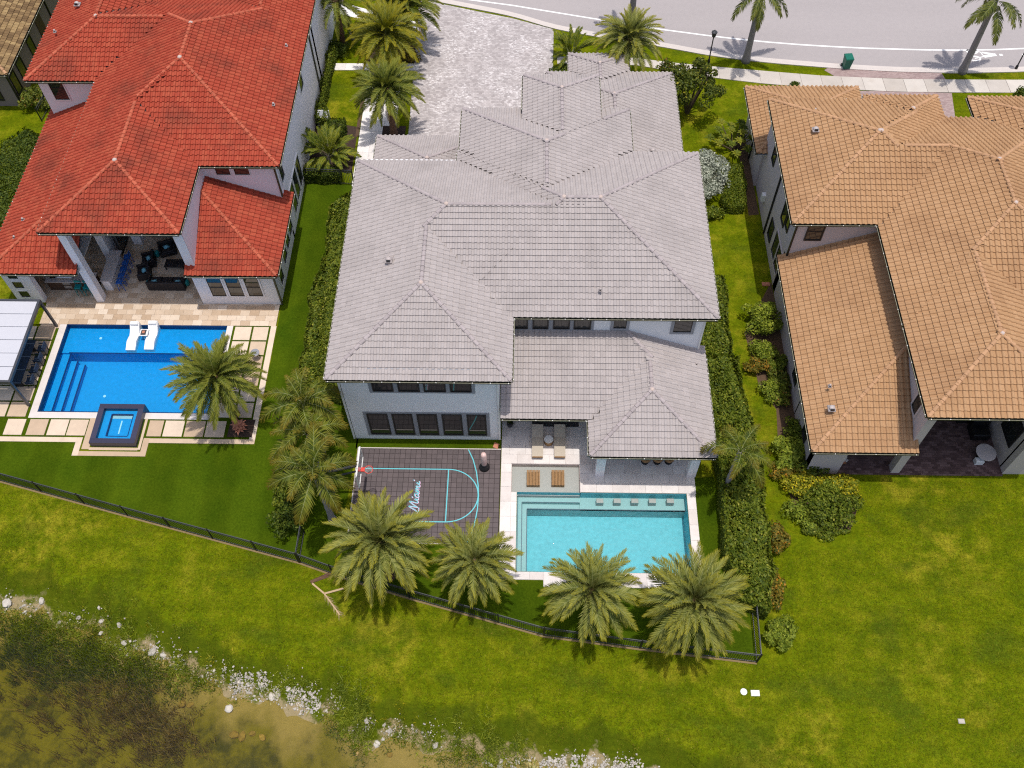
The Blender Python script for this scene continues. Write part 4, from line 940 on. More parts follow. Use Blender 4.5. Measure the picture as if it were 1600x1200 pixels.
# ------------------------------------------------------------------ red house: patio, pool, spa
pt = structure('red_house_patio', MB().box(-31.1, -16.0, 35.32, 37.04, -.05, .02).box(-32.5, -21.0, 37.04, 42.75, -.05, .021).box(-31.0, -29.32, 35.0, 35.32, -.05, .0195), M['travertine'])
cells = bond(-31.1, -16.0, 35.30, 37.04, .61, .406, .5) + bond(-32.4, -21.0, 37.04, 42.7, .61, .406, .5)
lay(pt, 'travertine_tile', cells, .023, .03, M['travertine'], 300, .006)
cp = structure('red_house_coping', MB().box(-29.75, -29.32, 28.4, 35.3, -.05, .03).box(-29.75, -18.7, 28.38, 28.80, -.05, .031).box(-19.08, -18.7, 28.8, 35.3, -.05, .032), M['shellstone'])
structure('red_house_paving_border', MB().box(-32, -26.45, 26.76, 27.08, -.05, .04).box(-26.45, -26.1, 25.86, 27.08, -.05, .041).box(-26.1, -22.5, 25.86, 26.16, -.05, .042).box(-22.5, -22.15, 25.86, 27.08, -.05, .041).box(-22.15, -15.95, 26.76, 27.06, -.05, .04).box(-16.3, -15.95, 27.06, 35.3, -.05, .0405).box(-26.0, -25.55, 26.3, 28.4, -.05, .039).box(-22.7, -22.55, 26.3, 28.4, -.05, .039).box(-25.55, -22.7, 26.25, 26.42, -.05, .0385), M['travertine'])
sheet('turf_between_pads', [(-33, 26.7), (-16.2, 26.7), (-16.2, 35.32), (-19.08, 35.32), (-19.08, 28.8), (-29.75, 28.8), (-29.75, 35.05), (-33, 35.05)], .011, 'turf')
pd = thing('stepping_pads', 'pale square travertine stepping pads with grass joints round the blue pool', 'paving', (-24, 27.8, 0))
pc = []
for x0 in (-30.9, -29.55, -28.32, -27.15): pc.append((x0, x0+1.1, 27.2, 28.28))
for x0 in (-22.4, -21.45, -20.2): pc.append((x0, x0+(.85 if x0 < -22 else 1.14), 27.2, 28.28))
pc.append((-18.97, -17.83, 27.2, 28.28))
for j in range(6): pc.append((-18.55, -17.5, 28.55+j*1.13, 28.55+j*1.13+1.02)); pc.append((-17.38, -16.42, 28.55+j*1.13, 28.55+j*1.13+1.02))
for j in range(6):
    for i in range(2): pc.append((-32.3+i*1.24, -31.18+i*1.24, 28.45+j*1.13, 28.45+j*1.13+1.02))
lay(pd, 'stepping_pad', pc, .0, .05, M['travertine'], 300, .0)
x, y = G(377, 671); sheet('mulch_bed', [(x-.75, y-.55), (x+.72, y-.55), (x+.75, y+.65), (x-.7, y+.65)], .055, 'mulch')
rp_ = thing('swimming_pool', 'deep blue swimming pool with navy step lines in front of the red-roofed house', 'pool', (-24, 32, 0))
bs = MB(); basin(-29.3, -19.1, 28.82, 35.3, -1.3, .028, bs); bs.add([(-29.3,28.82,-1.3),(-19.1,28.82,-1.3),(-19.1,35.3,-1.3),(-29.3,35.3,-1.3)], [(0,1,2,3)]); obj('basin', bs, M['pool_blue'], rp_)
obj('sun_shelf', MB().box(-29.3, -19.1, 33.35, 35.3, -1.55, -.35), M['pool_blue'], rp_)
obj('step', MB().box(-29.3, -28.75, 28.82, 33.35, -1.55, -.5), M['pool_blue'], rp_); obj('step', MB().box(-28.75, -28.3, 28.82, 33.0, -1.55, -.75), M['pool_blue'], rp_); obj('step', MB().box(-28.3, -27.9, 28.82, 32.9, -1.55, -1.0), M['pool_blue'], rp_)
ed = MB().box(-28.8, -19.1, 33.33, 33.40, -.36, -.335).box(-28.8, -28.72, 28.82, 33.36, -.51, -.485).box(-28.36, -28.28, 28.82, 33.05, -.76, -.735).box(-27.95, -27.87, 28.82, 32.9, -1.01, -.985).box(-29.3, -19.1, 35.25, 35.3, -.34, .02).box(-29.3, -29.25, 28.82, 35.3, -.34, .02).box(-29.25, -19.1, 28.82, 28.87, -.34, .02)
obj('step_edging', ed, M['pool_line_blue'], rp_)
obj('water', MB().add([(-29.3,28.82,-.10),(-19.1,28.82,-.10),(-19.1,35.3,-.10),(-29.3,35.3,-.10)], [(0,1,2,3)]), M['water_blue'], rp_)
for px, py in ((158,529.5),(155,607)): x, y = G(px, py, -.4); obj('drain_cover', MB().lathe([(.09,0),(.09,.02)], 10, (x, y, -.35 if py < 550 else -1.3)), M['white_clip'], rp_)
sp = thing('spa', 'raised square spa with dark mosaic walls at the edge of the blue pool', 'spa', (-24.1, 27.8, 0))
x0, x1, y0, y1 = -25.45, -22.78, 26.48, 29.15
obj('wall', MB().box(x0, x1, y0, y0+.32, -.05, .46).box(x0, x1, y1-.32, y1, -1.5, .46).box(x0, x0+.32, y0+.32, y1-.32, -.05, .461).box(x1-.32, x1, y0+.32, y1-.32, -.05, .461), M['spa_tile'], sp)
obj('basin', MB().box(x0+.3, x1-.3, y0+.3, y1-.3, -.04, .02).box(x0+.32, x0+.75, y0+.32, y1-.32, .0, .18).box(x1-.62, x1-.32, y0+.32, y1-.32, .0, .181).box(x0+.75, x1-.62, y0+.32, y0+.62, .0, .182).box(x0+.75, x1-.62, y1-.55, y1-.32, .0, .183), M['pool_blue'], sp)
obj('bench_edging', MB().box(x0+.72, x0+.77, y0+.62, y1-.55, .0, .19).box(x1-.66, x1-.61, y0+.62, y1-.55, .0, .19).box(x0+.77, x1-.66, y0+.59, y0+.64, .0, .19).box(x0+.77, x1-.66, y1-.57, y1-.52, .0, .19), M['pool_line_blue'], sp)
obj('drain', MB().box(x0+1.35, x0+1.43, y0+.85, y0+1.75, .02, .05), M['white_clip'], sp)
obj('water', MB().add([(x0+.32,y0+.32,.38),(x1-.32,y0+.32,.38),(x1-.32,y1-.32,.38),(x0+.32,y1-.32,.38)], [(0,1,2,3)]), M['water_blue'], sp)
def wave_lounger(label, x, y, group):
    t = thing('pool_lounger', label, 'lounger', (x, y, -.35), 0, group); prof = [(-1.0,.22),(-.75,.30),(-.45,.40),(-.15,.34),(.1,.26),(.35,.34),(.6,.55),(.85,.72)]
    v = []; 
    for sx in (-.30,.30):
        for yy, zz in prof: v += [(sx, yy, zz+.05), (sx, yy, 0.0)]
    n = len(prof); f = []
    for i in range(n-1):
        a = 2*i; b = 2*n+2*i; f += [(a, b, b+2, a+2), (a, a+2, a+3, a+1), (b, b+1, b+3, b+2)]
    f += [(0,1,2*n+1,2*n), (2*n-2, 4*n-2, 4*n-1, 2*n-1)]
    lobj('shell', MB().add(v, f), M['plastic_white'], t); lobj('headrest', MB().bev(-.24,.24,.62,.88,.66,.80,.03), M['plastic_white'], t); return t
x, y = G(208, 524, .1); wl1 = wave_lounger('white wave-shaped lounger standing in the blue pool, nearer the pergola', x, y, 'white loungers in the blue pool')
x, y = G(236.5, 523, .1); dup(wl1, (x, y, -.35), 0, 'white wave-shaped lounger standing in the blue pool, nearer the palm', 'white loungers in the blue pool')
x, y = G(224.5, 519, .2); t = thing('side_table', 'small white side table with a tray between the white pool loungers', 'side table', (x, y, -.35)); lobj('stem', MB().lathe([(.18,0),(.10,.1),(.10,.42),(.20,.48)], 12), M['plastic_white'], t); lobj('top', MB().bev(-.26,.26,-.26,.26,.48,.53,.01), M['plastic_white'], t); lobj('tray', MB().bev(-.17,.15,-.2,.18,.53,.57,.01), M['charcoal'], t); lobj('book', MB().box(-.08,.08,-.1,.08,.57,.60), M['terracotta'], t)
# patio furniture under the red roof
GRP = 'black wicker seats on the red house patio'
sofa('long black wicker sofa with two aqua cushions nearest the blue pool', (*G(262, 443, .3), .055), math.pi, 2.4, 'wicker', [(-.75,0),(.8,0)], GRP)
sofa('black wicker armchair with aqua cushion, nearer the bar, front one of the pair', (*G(226, 426, .3), .055), R(-75), 1.0, 'wicker', [(0,0)], GRP, 1)
sofa('black wicker armchair with aqua cushion, nearer the bar, rear one of the pair', (*G(233, 407, .3), .055), R(-75)+math.pi*2, 1.0, 'wicker', [(0,0)], GRP, 1)
sofa('black wicker armchair with aqua cushion farthest back near the house', (*G(262, 390, .3), .055), R(20), 1.05, 'wicker', [(0,0)], GRP, 1)
x, y = G(274, 413, .3); t = thing('coffee_table', 'low black coffee table in the middle of the black wicker seats', 'coffee table', (x, y, .055)); lobj('top', MB().bev(-.65,.65,-.33,.33,.32,.38,.01), M['wicker'], t)
for sx in (-.58,.58):
    for sy in (-.27,.27): lobj('leg', MB().box(sx-.03,sx+.03,sy-.03,sy+.03,0,.32), M['wicker'], t)
for i, (px, py) in enumerate(((245,396),(234,442),(291,441))):
    x, y = G(px, py, .3); t = tag(obj('garden_stool', MB().lathe([(.15,0),(.20,.12),(.21,.24),(.18,.40),(.15,.44),(.03,.45)], 14, (x, y, .055)), M['teal'], None, True), ('teal ceramic garden stool beside the rear armchair', 'teal ceramic garden stool at the bar end of the long sofa', 'teal ceramic garden stool beside the white wall end of the long sofa')[i], 'stool', 'teal garden stools')
x0, y1 = G(152, 407, 1.0); x1, y0 = G(172, 452, 1.0)
bar_ = thing('bar', 'pale stone topped bar counter on the red house patio', 'bar', (-27.3, 39.3, .055))
bx0, bx1, by0, by1 = -27.55, -26.75, 38.0, 40.6
obj('counter_body', MB().box(bx0+.05, bx1-.25, by0+.05, by1-.05, .055, 1.0), M['stucco_white'], bar_); obj('counter_top', MB().bev(bx0, bx1, by0, by1, 1.0, 1.06, .01), M['counter'], bar_)
def bar_stool(label, x, y, rz, mat, group):
    t = thing('bar_stool', label, 'bar stool', (x, y, .055), rz, group)
    for sx in (-.17,.17):
        for sy in (-.17,.17): lobj('leg', MB().bar((sx*1.15,sy*1.15,0),(sx*.9,sy*.9,.72),.035,.035), M[mat], t)
    lobj('seat', MB().bev(-.2,.2,-.2,.2,.72,.77,.015), M[mat], t); lobj('backrest', MB().box(-.2,-.17,-.2,.2,.95,1.12).bar((-.185,-.18,.75),(-.185,-.18,1.0),.03,.03).bar((-.185,.18,.75),(-.185,.18,1.0),.03,.03), M[mat], t)
    lobj('foot_rail', MB().bar((-.18,-.18,.3),(.18,-.18,.3),.025,.025).bar((-.18,.18,.3),(.18,.18,.3),.025,.025), M[mat], t); return t
b0 = None; od = ('nearest the pool', 'second from the pool', 'third from the pool', 'fourth from the pool', 'farthest from the pool')
for i in range(5):
    lb = f'royal blue bar stool along the pale bar counter, {od[i]}'; loc = (-26.42, 38.2+i*.52, .055)
    b0 = bar_stool(lb, loc[0], loc[1], math.pi, 'blue_seat', 'blue bar stools') if b0 is None else (dup(b0, loc, math.pi, lb, 'blue bar stools') and b0)
kt = thing('outdoor_kitchen', 'brown outdoor kitchen counter with pale stone top under the low red roof', 'kitchen counter', (-30, 38, .055))
obj('cabinet', MB().box(-31.1, -28.0, 38.05, 38.75, .055, .92), M['cabinet'], kt); obj('counter_top', MB().bev(-31.15, -27.95, 37.95, 38.8, .92, .98, .01), M['counter'], kt)
obj('grill', MB().bev(-30.35, -29.35, 38.15, 38.72, .98, 1.22, .06), M['steel'], kt); obj('grill_handle', MB().bar((-30.25,38.08,1.12),(-29.45,38.08,1.12),.03,.03), M['steel'], kt); obj('sink', MB().box(-30.9, -30.55, 38.25, 38.6, .98, .985), M['frame_dark'], kt); obj('drawer', MB().box(-30.1, -29.6, 38.03, 38.05, .62, .80), M['steel'], kt); obj('drawer', MB().box(-30.1, -29.6, 38.03, 38.05, .25, .5), M['steel'], kt)
for i, x in enumerate((-29.0, -28.42)): 
    lb = ('teal bar stool at the outdoor kitchen, the one farther from the tall post', 'teal bar stool at the outdoor kitchen, right beside the tall post')[i]
    s0 = bar_stool(lb, x, 37.75, -math.pi/2, 'teal', 'teal bar stools') if i == 0 else dup(s0, (x, 37.75, .055), -math.pi/2, lb, 'teal bar stools')
# pergola with its table
pg = thing('pergola', 'white louvred pergola with dark posts beside the blue pool', 'pergola', (-31.5, 32, 0))
px0, px1, py0, py1, pz = -34.6, -29.85, 29.15, 35.2, 2.72
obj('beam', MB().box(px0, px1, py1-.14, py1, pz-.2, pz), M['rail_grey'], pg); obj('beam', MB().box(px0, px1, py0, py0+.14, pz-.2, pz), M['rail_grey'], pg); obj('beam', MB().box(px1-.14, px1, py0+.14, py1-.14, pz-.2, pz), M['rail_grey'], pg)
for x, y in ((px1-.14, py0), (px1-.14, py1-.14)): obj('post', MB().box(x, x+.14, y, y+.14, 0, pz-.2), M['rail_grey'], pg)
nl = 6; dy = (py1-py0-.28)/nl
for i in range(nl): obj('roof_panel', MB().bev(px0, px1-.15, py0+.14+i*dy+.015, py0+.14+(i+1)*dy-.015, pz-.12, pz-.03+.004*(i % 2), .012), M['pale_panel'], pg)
tb = thing('dining_table', 'long dark outdoor dining table at the edge of the pergola', 'table', (-31.0, 31.9, .055)); lobj('tabletop', MB().bev(-.55,.55,-1.6,1.6,.70,.75,.01), M['navy'], tb)
for sy in (-1.3,1.3): lobj('leg', MB().box(-.35,.35,sy-.05,sy+.05,0,.70), M['black_metal'], tb)
c0 = None
for i in range(4):
    y = 30.7+i*.8; lb = f'navy dining chair along the pergola table, {("nearest the lake","second from the lake","third from the lake","farthest from the lake")[i]}'
    if c0 is None:
        c0 = thing('dining_chair', lb, 'chair', (-30.1, y, .055), 0, 'navy dining chairs'); lobj('seat', MB().bev(-.25,.22,-.24,.24,.42,.48,.02), M['navy'], c0); lobj('backrest', MB().bev(.20,.27,-.25,.25,.46,.86,.02), M['navy'], c0)
        for sy in (-1,1): lobj('armrest', MB().bev(-.2,.22,sy*.25-.03,sy*.25+.03,.6,.65,.01), M['navy'], c0)
        for sx in (-.2,.2):
            for sy in (-.2,.2): lobj('leg', MB().box(sx-.02,sx+.02,sy-.02,sy+.02,0,.43), M['black_metal'], c0)
    else: dup(c0, (-30.1, y, .055), 0, lb, 'navy dining chairs')
x, y = G(402, 560); t = thing('metal_planter', 'small grey metal planter stand at the edge of the paving by the palm', 'planter', (x, y, .05)); lobj('stand', MB().tube((-.15,0,0),(-.1,0,.5),.02).tube((.15,0,0),(.1,0,.5),.02).tube((0,.15,0),(0,.1,.5),.02), M['steel'], t); lobj('bowl', MB().lathe([(.08,.42),(.26,.5),(.28,.6),(.25,.6)], 14), M['steel'], t)
# tan house lanai furniture
x, y = G(1539, 709, .6); t = thing('round_table', 'round glass topped table on the dark lanai of the tan house', 'table', (x, y, .05)); lobj('tabletop', MB().lathe([(.50,.70),(.52,.715),(.50,.73)], 24), M['glass'], t); lobj('rim', MB().lathe([(.51,.69),(.56,.70),(.56,.735),(.51,.74)], 24), M['counter'], t); lobj('base', MB().lathe([(.3,0),(.28,.04),(.06,.1),(.06,.7)], 12), M['black_metal'], t)
x, y = G(1531, 719, .3); t = tag(obj('storage_box', MB().bev(x-.26, x+.2, y-.18, y+.14, .05, .42, .03), M['plastic_white']), 'small white box beside the round glass table', 'box')
t = thing('covered_grill', 'black covered grill against the taupe lanai wall', 'grill', (25.9, 29.1, .05)); lobj('body', MB().bev(-.75,.75,-.4,.4,0,1.05,.06), M['black_metal'], t); lobj('lid', MB().bev(-.5,.5,-.35,.35,1.05,1.35,.15), M['black_metal'], t)
t = thing('covered_chair', 'black covered armchair in front of the covered grill', 'chair', (26.2, 28.0, .05)); lobj('body', MB().bev(-.5,.5,-.45,.45,0,.55,.06), M['black_metal'], t); lobj('backrest', MB().bev(-.5,.5,.25,.45,.5,1.0,.06), M['black_metal'], t)
x, y = G(1317, 727); t = thing('potted_flowers', 'small pot of white flowers at the corner of the dark lanai', 'potted plant', (x, y+.15, .05)); lobj('pot', MB().lathe([(.1,0),(.15,.25),(.15,.27)], 12), M['terracotta'], t)
fl = MB()
for i in range(30):
    a = random.random()*6.3; r = random.random()*.22; z = .3+random.random()*.2; fl.box(r*math.cos(a)-.03, r*math.cos(a)+.03, r*math.sin(a)-.03, r*math.sin(a)+.03, z, z+.03)
lobj('flowers', fl, M['plastic_white'], t)
t = tag(obj('doormat', MB().box(17.9, 18.25, 25.9, 26.7, .05, .06), M['wood_brown']), 'narrow brown mat by the potted white flowers on the dark lanai', 'mat')
x, y = G(1168, 340); t = tag(obj('splash_block', MB().bev(15.1, 15.6, 38.9, 39.2, 0, .08, .02), M['terracotta']), 'terracotta splash block below the downspout of the tan house', 'splash block')
x, y = G(775, 697); t = tag(obj('splash_block', MB().prism([(x-.18,y-.1),(x+.1,y-.22),(x+.2,y+.1),(x-.08,y+.22)], .006, .07), M['terracotta']), 'pink splash block on the turf at the grey house corner', 'splash block')
# ------------------------------------------------------------------ fences
def fence(label, pts, h=1.25, sp=.115, panel=2.4, posts=True, first=True):
    root = thing('picket_fence', label, 'fence', (pts[0][0], pts[0][1], 0))
    pm = MB().box(-.011, .011, -.011, .011, .06, h-.03).mesh('picket'); setmat(pm, M['black_metal'])
    qm = MB().box(-.032, .032, -.032, .032, 0, h+.06).lathe([(.035,h+.06),(.02,h+.10)], 4).mesh('post'); setmat(qm, M['black_metal'])
    n = 0; rest = MB()
    tot = sum(math.hypot(b[0]-a[0], b[1]-a[1]) for a, b in zip(pts[:-1], pts[1:])); step = max(sp, tot/298.0)
    for a, b in zip(pts[:-1], pts[1:]):
        L = math.hypot(b[0]-a[0], b[1]-a[1]); dx, dy = (b[0]-a[0])/L, (b[1]-a[1])/L
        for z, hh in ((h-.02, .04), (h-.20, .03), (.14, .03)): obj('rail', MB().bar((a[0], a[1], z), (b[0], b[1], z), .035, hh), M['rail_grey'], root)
        k = max(1, int(L/step))
        for i in range(k):
            s_ = (i+.5)*L/k; o = bpy.data.objects.new('picket', pm); link(o, root, (a[0]+dx*s_, a[1]+dy*s_, 0)); o.rotation_euler = (0, 0, math.atan2(dy, dx)); n += 1
        if posts:
            k = max(1, round(L/panel))
            for i in range(k+1):
                if i == 0 and a != pts[0]: continue
                o = bpy.data.objects.new('post', qm); link(o, root, (a[0]+dx*L*i/k, a[1]+dy*L*i/k, 0)); o.rotation_euler = (0, 0, math.atan2(dy, dx))
    return root
fence('black picket fence along the lake side of the red house yard', [(-38.5, 26.5)] + FA)
fence('black picket fence along the lake side below the date palms and turquoise pool', FB)
fence('short black picket fence returning at the corner past the last date palm', [G(1182,1035), G(1175,958)], 1.25)
fence('short black picket fence between the two back yards under the foxtail palms', [G(468,879), G(476,832)], 1.25)
fence('black picket gate fence across the side passage by the areca palm', [G(482,286), G(554,289)], 1.4)
fence('small grey fence in the passage beside the brown house', [G(66,190), G(78,168)], 1.2)
# strip of bare soil under the fence
st_ = MB().strip([(-38.5, 26.45)]+[(p[0], p[1]-.06) for p in FA+FB[1:]], .10, .010); structure('fence_soil_strip', st_, M['fence_soil'])

# ------------------------------------------------------------------ street things
x, y = G(1321, 106); b = thing('wheelie_bin', 'dark green wheeled rubbish bin standing at the kerb', 'bin', (x, y, .03), R(6))
lobj('body', MB().add([(-.24,-.24,.05),(.24,-.24,.05),(.24,.24,.05),(-.24,.24,.05),(-.30,-.33,.95),(.30,-.33,.95),(.30,.30,.95),(-.30,.30,.95)], [(0,3,2,1),(0,1,5,4),(1,2,6,5),(2,3,7,6),(3,0,4,7),(4,5,6,7)]), M['bin_green'], b)
lid = lobj('lid', MB().add([(-.32,-.36,.96),(.32,-.36,.96),(.32,.36,.99),(-.32,.36,.99),(-.29,-.32,1.02),(.29,-.32,1.02),(.29,.32,1.06),(-.29,.32,1.06)], [(0,3,2,1),(4,5,6,7),(0,1,5,4),(1,2,6,5),(2,3,7,6),(3,0,4,7)]), M['bin_green'], b)
lobj('handle', MB().tube((-.26,.40,.93),(.26,.40,.93),.02), M['black_metal'], b)
for sx in (-.27,.27): lobj('wheel', MB().tube((sx-.03,.26,.11),(sx+.03,.26,.11),.11,n=14), M['black_metal'], b)
def lamp(label, x, y, h):
    t = thing('street_lamp', label, 'street lamp', (x, y, 0)); lobj('pole', MB().lathe([(.11,0),(.10,.3),(.05,.4),(.045,h)], 10), M['black_metal'], t)
    lobj('lantern', MB().lathe([(.06,h),(.15,h+.1),(.20,h+.42),(.16,h+.45)], 8), M['black_metal'], t); lobj('cap', MB().lathe([(.24,h+.45),(.22,h+.5),(.06,h+.62),(.02,h+.68)], 8), M['rail_grey'], t); return t
lamp('black street lamp with lantern on the grass verge near the leafy tree', *G(1107, 98), 2.3)
lamp('black street lamp at the far edge of the verge beyond the tall royal palm', *G(1587, 108), 3.6)
# utility lids and stones on the back lawn
x, y = G(1162, 1081); tag(obj('utility_lid', MB().lathe([(.17,.0),(.17,.03),(.15,.04)], 18, (x, y, 0)), M['plastic_white']), 'small round white utility lid in the back lawn', 'utility lid')
x, y = G(1180, 1083); tag(obj('utility_lid', MB().bev(x-.22, x+.22, y-.15, y+.15, 0, .05, .03), M['plastic_white']), 'rectangular white utility lid in the back lawn', 'utility lid')
x, y = G(1502, 1127); tag(obj('marker_stone', MB().bev(x-.16, x+.16, y-.12, y+.12, -.02, .06, .03), M['rock']), 'small square pale marker stone alone in the wide back lawn', 'stone')
x, y = G(507, 193); t = thing('air_conditioner', 'white air conditioning unit behind the clipped hedge by the white wall', 'air conditioner', (x, y, 0)); lobj('case', MB().bev(-.42,.42,-.42,.42,0,.95,.04), M['plastic_white'], t); lobj('fan_grille', MB().lathe([(.33,.95),(.33,.965),(.28,.97)], 20), M['trim_grey'], t)

# ------------------------------------------------------------------ palms
def frond_mesh(name, mat, L, el0, el1, nleaf, llen, lw, a0=68, a1=22, lift=.25, droop=.15, plume=0.0, stem=.14, seed=0):
    rg = random.Random(seed); N = 16; pts = [Vector((0,0,0))]; tan = []
    for i in range(N):
        t = (i+.5)/N; e = R(el0+(el1-el0)*t**1.15); d = Vector((math.cos(e), 0, math.sin(e))); tan.append(d); pts.append(pts[-1]+d*(L/N))
    V = []; F = []; T = []
    def at(t):
        f = min(t*N, N-1e-6); i = int(f); return pts[i].lerp(pts[i+1], f-i), tan[i]
    for i in range(N+1):            # rachis
        w = .026*(1-.8*i/N); tz = tan[min(i, N-1)]; nrm = Vector((-tz.z, 0, tz.x)); p = pts[i]
        V += [p+Vector((0,w,0)), p-Vector((0,w,0)), p+nrm*w*.8]; T += [.35*(i/N)]*3
        if i:
            a = 3*(i-1); b = 3*i; F += [(a, a+2, b+2, b), (a+2, a+1, b+1, b+2), (a+1, a, b, b+1)]
    for k in range(nleaf):
        t = stem+(1-stem)*(k+.5)/nleaf; p, d = at(t); nrm = Vector((-d.z, 0, d.x)); prof = min(1, .45+2.2*(t-stem))*(1-.62*max(0, (t-.55)/.45)**1.4)
        for sd in (-1, 1):
            ang = R(a0+(a1-a0)*t+rg.uniform(-6, 6)); l = llen*prof*rg.uniform(.88, 1.08); lf = lift+(rg.uniform(-1, 1)*plume)
            dr = (d*math.cos(ang)+Vector((0, sd, 0))*math.sin(ang)+nrm*lf).normalized(); wd = d.cross(dr); wd = dr.cross(wd).normalized() if wd.length > 1e-4 else nrm
            w = lw*(.6+.5*prof); m_ = p+dr*(l*.5); e_ = p+dr*l+Vector((0,0,-droop*l)); n0 = len(V)
            V += [p-wd*w*.28, p+wd*w*.28, m_+wd*w*.5, m_-wd*w*.5, e_]; tt = max(0, (t-.45)/.55)**1.5
            T += [tt*.4, tt*.4, tt*.6+.1, tt*.6+.1, min(1, tt*.8+.35)]; F += [(n0, n0+1, n0+2, n0+3), (n0+3, n0+2, n0+4)]
    me = bpy.data.meshes.new(name); me.from_pydata([tuple(v) for v in V], [], F); at_ = me.attributes.new('tip', 'FLOAT', 'POINT'); at_.data.foreach_set('value', T); setmat(me, [mat, M['rachis']]); me.polygons.foreach_set('material_index', [1 if i < 3*N else 0 for i in range(len(me.polygons))]); me.update(); return me
FR = {}
def fronds(kind, mat):
    key = (kind, mat)
    if key not in FR:
        if kind == 'date': sp_ = [(84, 40), (72, 12), (56, -12), (38, -32), (18, -48), (-4, -58)]; FR[key] = [frond_mesh('frond', M[mat], 2.75, a, b, 42, .54, .047, 54, 20, .38, .06, .10, .08, i) for i, (a, b) in enumerate(sp_)]
        elif kind == 'fox': sp_ = [(80, 15), (58, -25), (36, -55), (12, -70)]; FR[key] = [frond_mesh('frond', M[mat], 2.5, a, b, 50, .60, .058, 66, 30, .12, .28, .60, .14, i+20) for i, (a, b) in enumerate(sp_)]
        elif kind == 'royal': sp_ = [(80, 20), (55, -20), (28, -55), (0, -75)]; FR[key] = [frond_mesh('frond', M[mat], 3.1, a, b, 58, .58, .060, 64, 28, .10, .35, .35, .14, i+40) for i, (a, b) in enumerate(sp_)]
        elif kind == 'areca': sp_ = [(84, 45), (70, 10), (55, -20), (40, -50)]; FR[key] = [frond_mesh('frond', M[mat], 2.2, a, b, 30, .46, .055, 60, 25, .25, .2, .05, .25, i+60) for i, (a, b) in enumerate(sp_)]
    return FR[key]
def palm(label, x, y, h, kind, mat, n, size, seed, group, trunk=(.19, .15), bark='bark', name=None, lean=(0, 0)):
    rg = random.Random(seed); nm = {'date': 'date_palm', 'fox': 'foxtail_palm', 'royal': 'royal_palm'}[kind]
    t = thing(nm, label, 'palm tree', (x, y, 0), 0, group); fm = fronds(kind, mat)
    prof = []; N = 16
    for i in range(N+1):
        u = i/N; r = trunk[0]+(trunk[1]-trunk[0])*u + (.10*max(0, 1-u*6)) + (.018 if i % 2 else 0)*(1 if kind != 'royal' else .3)
        if kind == 'date' and u > .8: r += .16*(u-.8)/.2
        prof.append((r, -.1+(h+.05)*u))
    mb = MB().lathe(prof, 12); mb.v = [(a+lean[0]*c/h, b+lean[1]*c/h, c) for a, b, c in mb.v]
    lobj('trunk', mb, M[bark], t, kind == 'royal')
    if kind != 'date': lobj('crownshaft', MB().lathe([(trunk[1]*.95, h-.75), (trunk[1]*1.1, h-.5), (trunk[1]*.6, h+.05), (.03, h+.25)], 12, (lean[0], lean[1], 0)), M['royal' if kind == 'royal' else 'fox'], t, True)
    K = len(fm); tx, ty = rg.uniform(-.13, .13), rg.uniform(-.13, .13)
    for i in range(n):
        u = (i+.5)/n; vi = min(K-1, int((u**.85)*K)); o = bpy.data.objects.new('frond', fm[vi]); COL.objects.link(o); o.parent = t
        s_ = size*rg.uniform(.90, 1.07)*(.72+.28*min(1, u*2.2)); a = i*2.39996+rg.uniform(-.22, .22); rr = .10 if kind == 'date' else .04
        o.location = (lean[0]+math.cos(a)*rr, lean[1]+math.sin(a)*rr, h-.22*u if kind == 'date' else h-.12*u); o.rotation_euler = (rg.uniform(-.22, .22)+tx*math.cos(a)+ty*math.sin(a), rg.uniform(-.12, .12)+ty*math.cos(a)-tx*math.sin(a), a); o.scale = (s_*rg.uniform(.92, 1.08), s_*rg.uniform(.85, 1.12), s_)
    if kind == 'date':
        dk_ = ('dead', mat)
        if dk_ not in FR: FR[dk_] = [frond_mesh('dead_frond', M['dryfrond'], 2.2, -35, -80, 26, .42, .03, 45, 15, .05, .4, .2, .1, 77)]
        for i in range(rg.randint(1, 4)):
            o = bpy.data.objects.new('dead_frond', FR[dk_][0]); COL.objects.link(o); o.parent = t; a = rg.uniform(0, 6.28); o.location = (lean[0]+.12*math.cos(a), lean[1]+.12*math.sin(a), h-.35); o.rotation_euler = (0, 0, a); o.scale = (size*.9,)*3
    return t
GD = 'date palms'
for i, (px, py, h, s, n, mt, lb) in enumerate((
    (592,846,4.6,1.03,60,'date','largest olive date palm, over the court corner and the picket fence'),
    (742,876,3.9,.83,52,'date','smaller olive date palm between the court lettering and the turquoise pool'),
    (925,921,4.2,.92,46,'date','sparse olive date palm at the middle of the turquoise pool edge'),
    (1085,938,4.4,1.0,62,'date','full olive date palm at the fence corner past the turquoise pool'),
    (337,588,4.2,.98,56,'date_green','green date palm overhanging the edge of the deep blue pool'),
    (605,138,4.2,.95,56,'date_green','green date palm with bare trunk beside the front walk and paver driveway'),
    (603,54,4.0,1.08,58,'date_yellow','yellowing date palm above the white front walk'),
    (634,8,3.8,1.0,52,'date_green','green date palm at the top edge beside the paver driveway'),
    (983,60,4.2,1.0,50,'date','grey-green date palm by the road kerb behind the grey garage roof'))):
    x, y = G(px, py, h); palm(lb, x, y, h, 'date', mt, int(n*1.6), s, 100+i, GD, (.24, .20))
x, y = G(524, 0, 3.9); palm('slim date palm with dark trunk beside the driveway of the red house', x, y, 3.9, 'date', 'date_green', 40, .92, 151, GD, (.2, .16))
GF = 'foxtail palms'
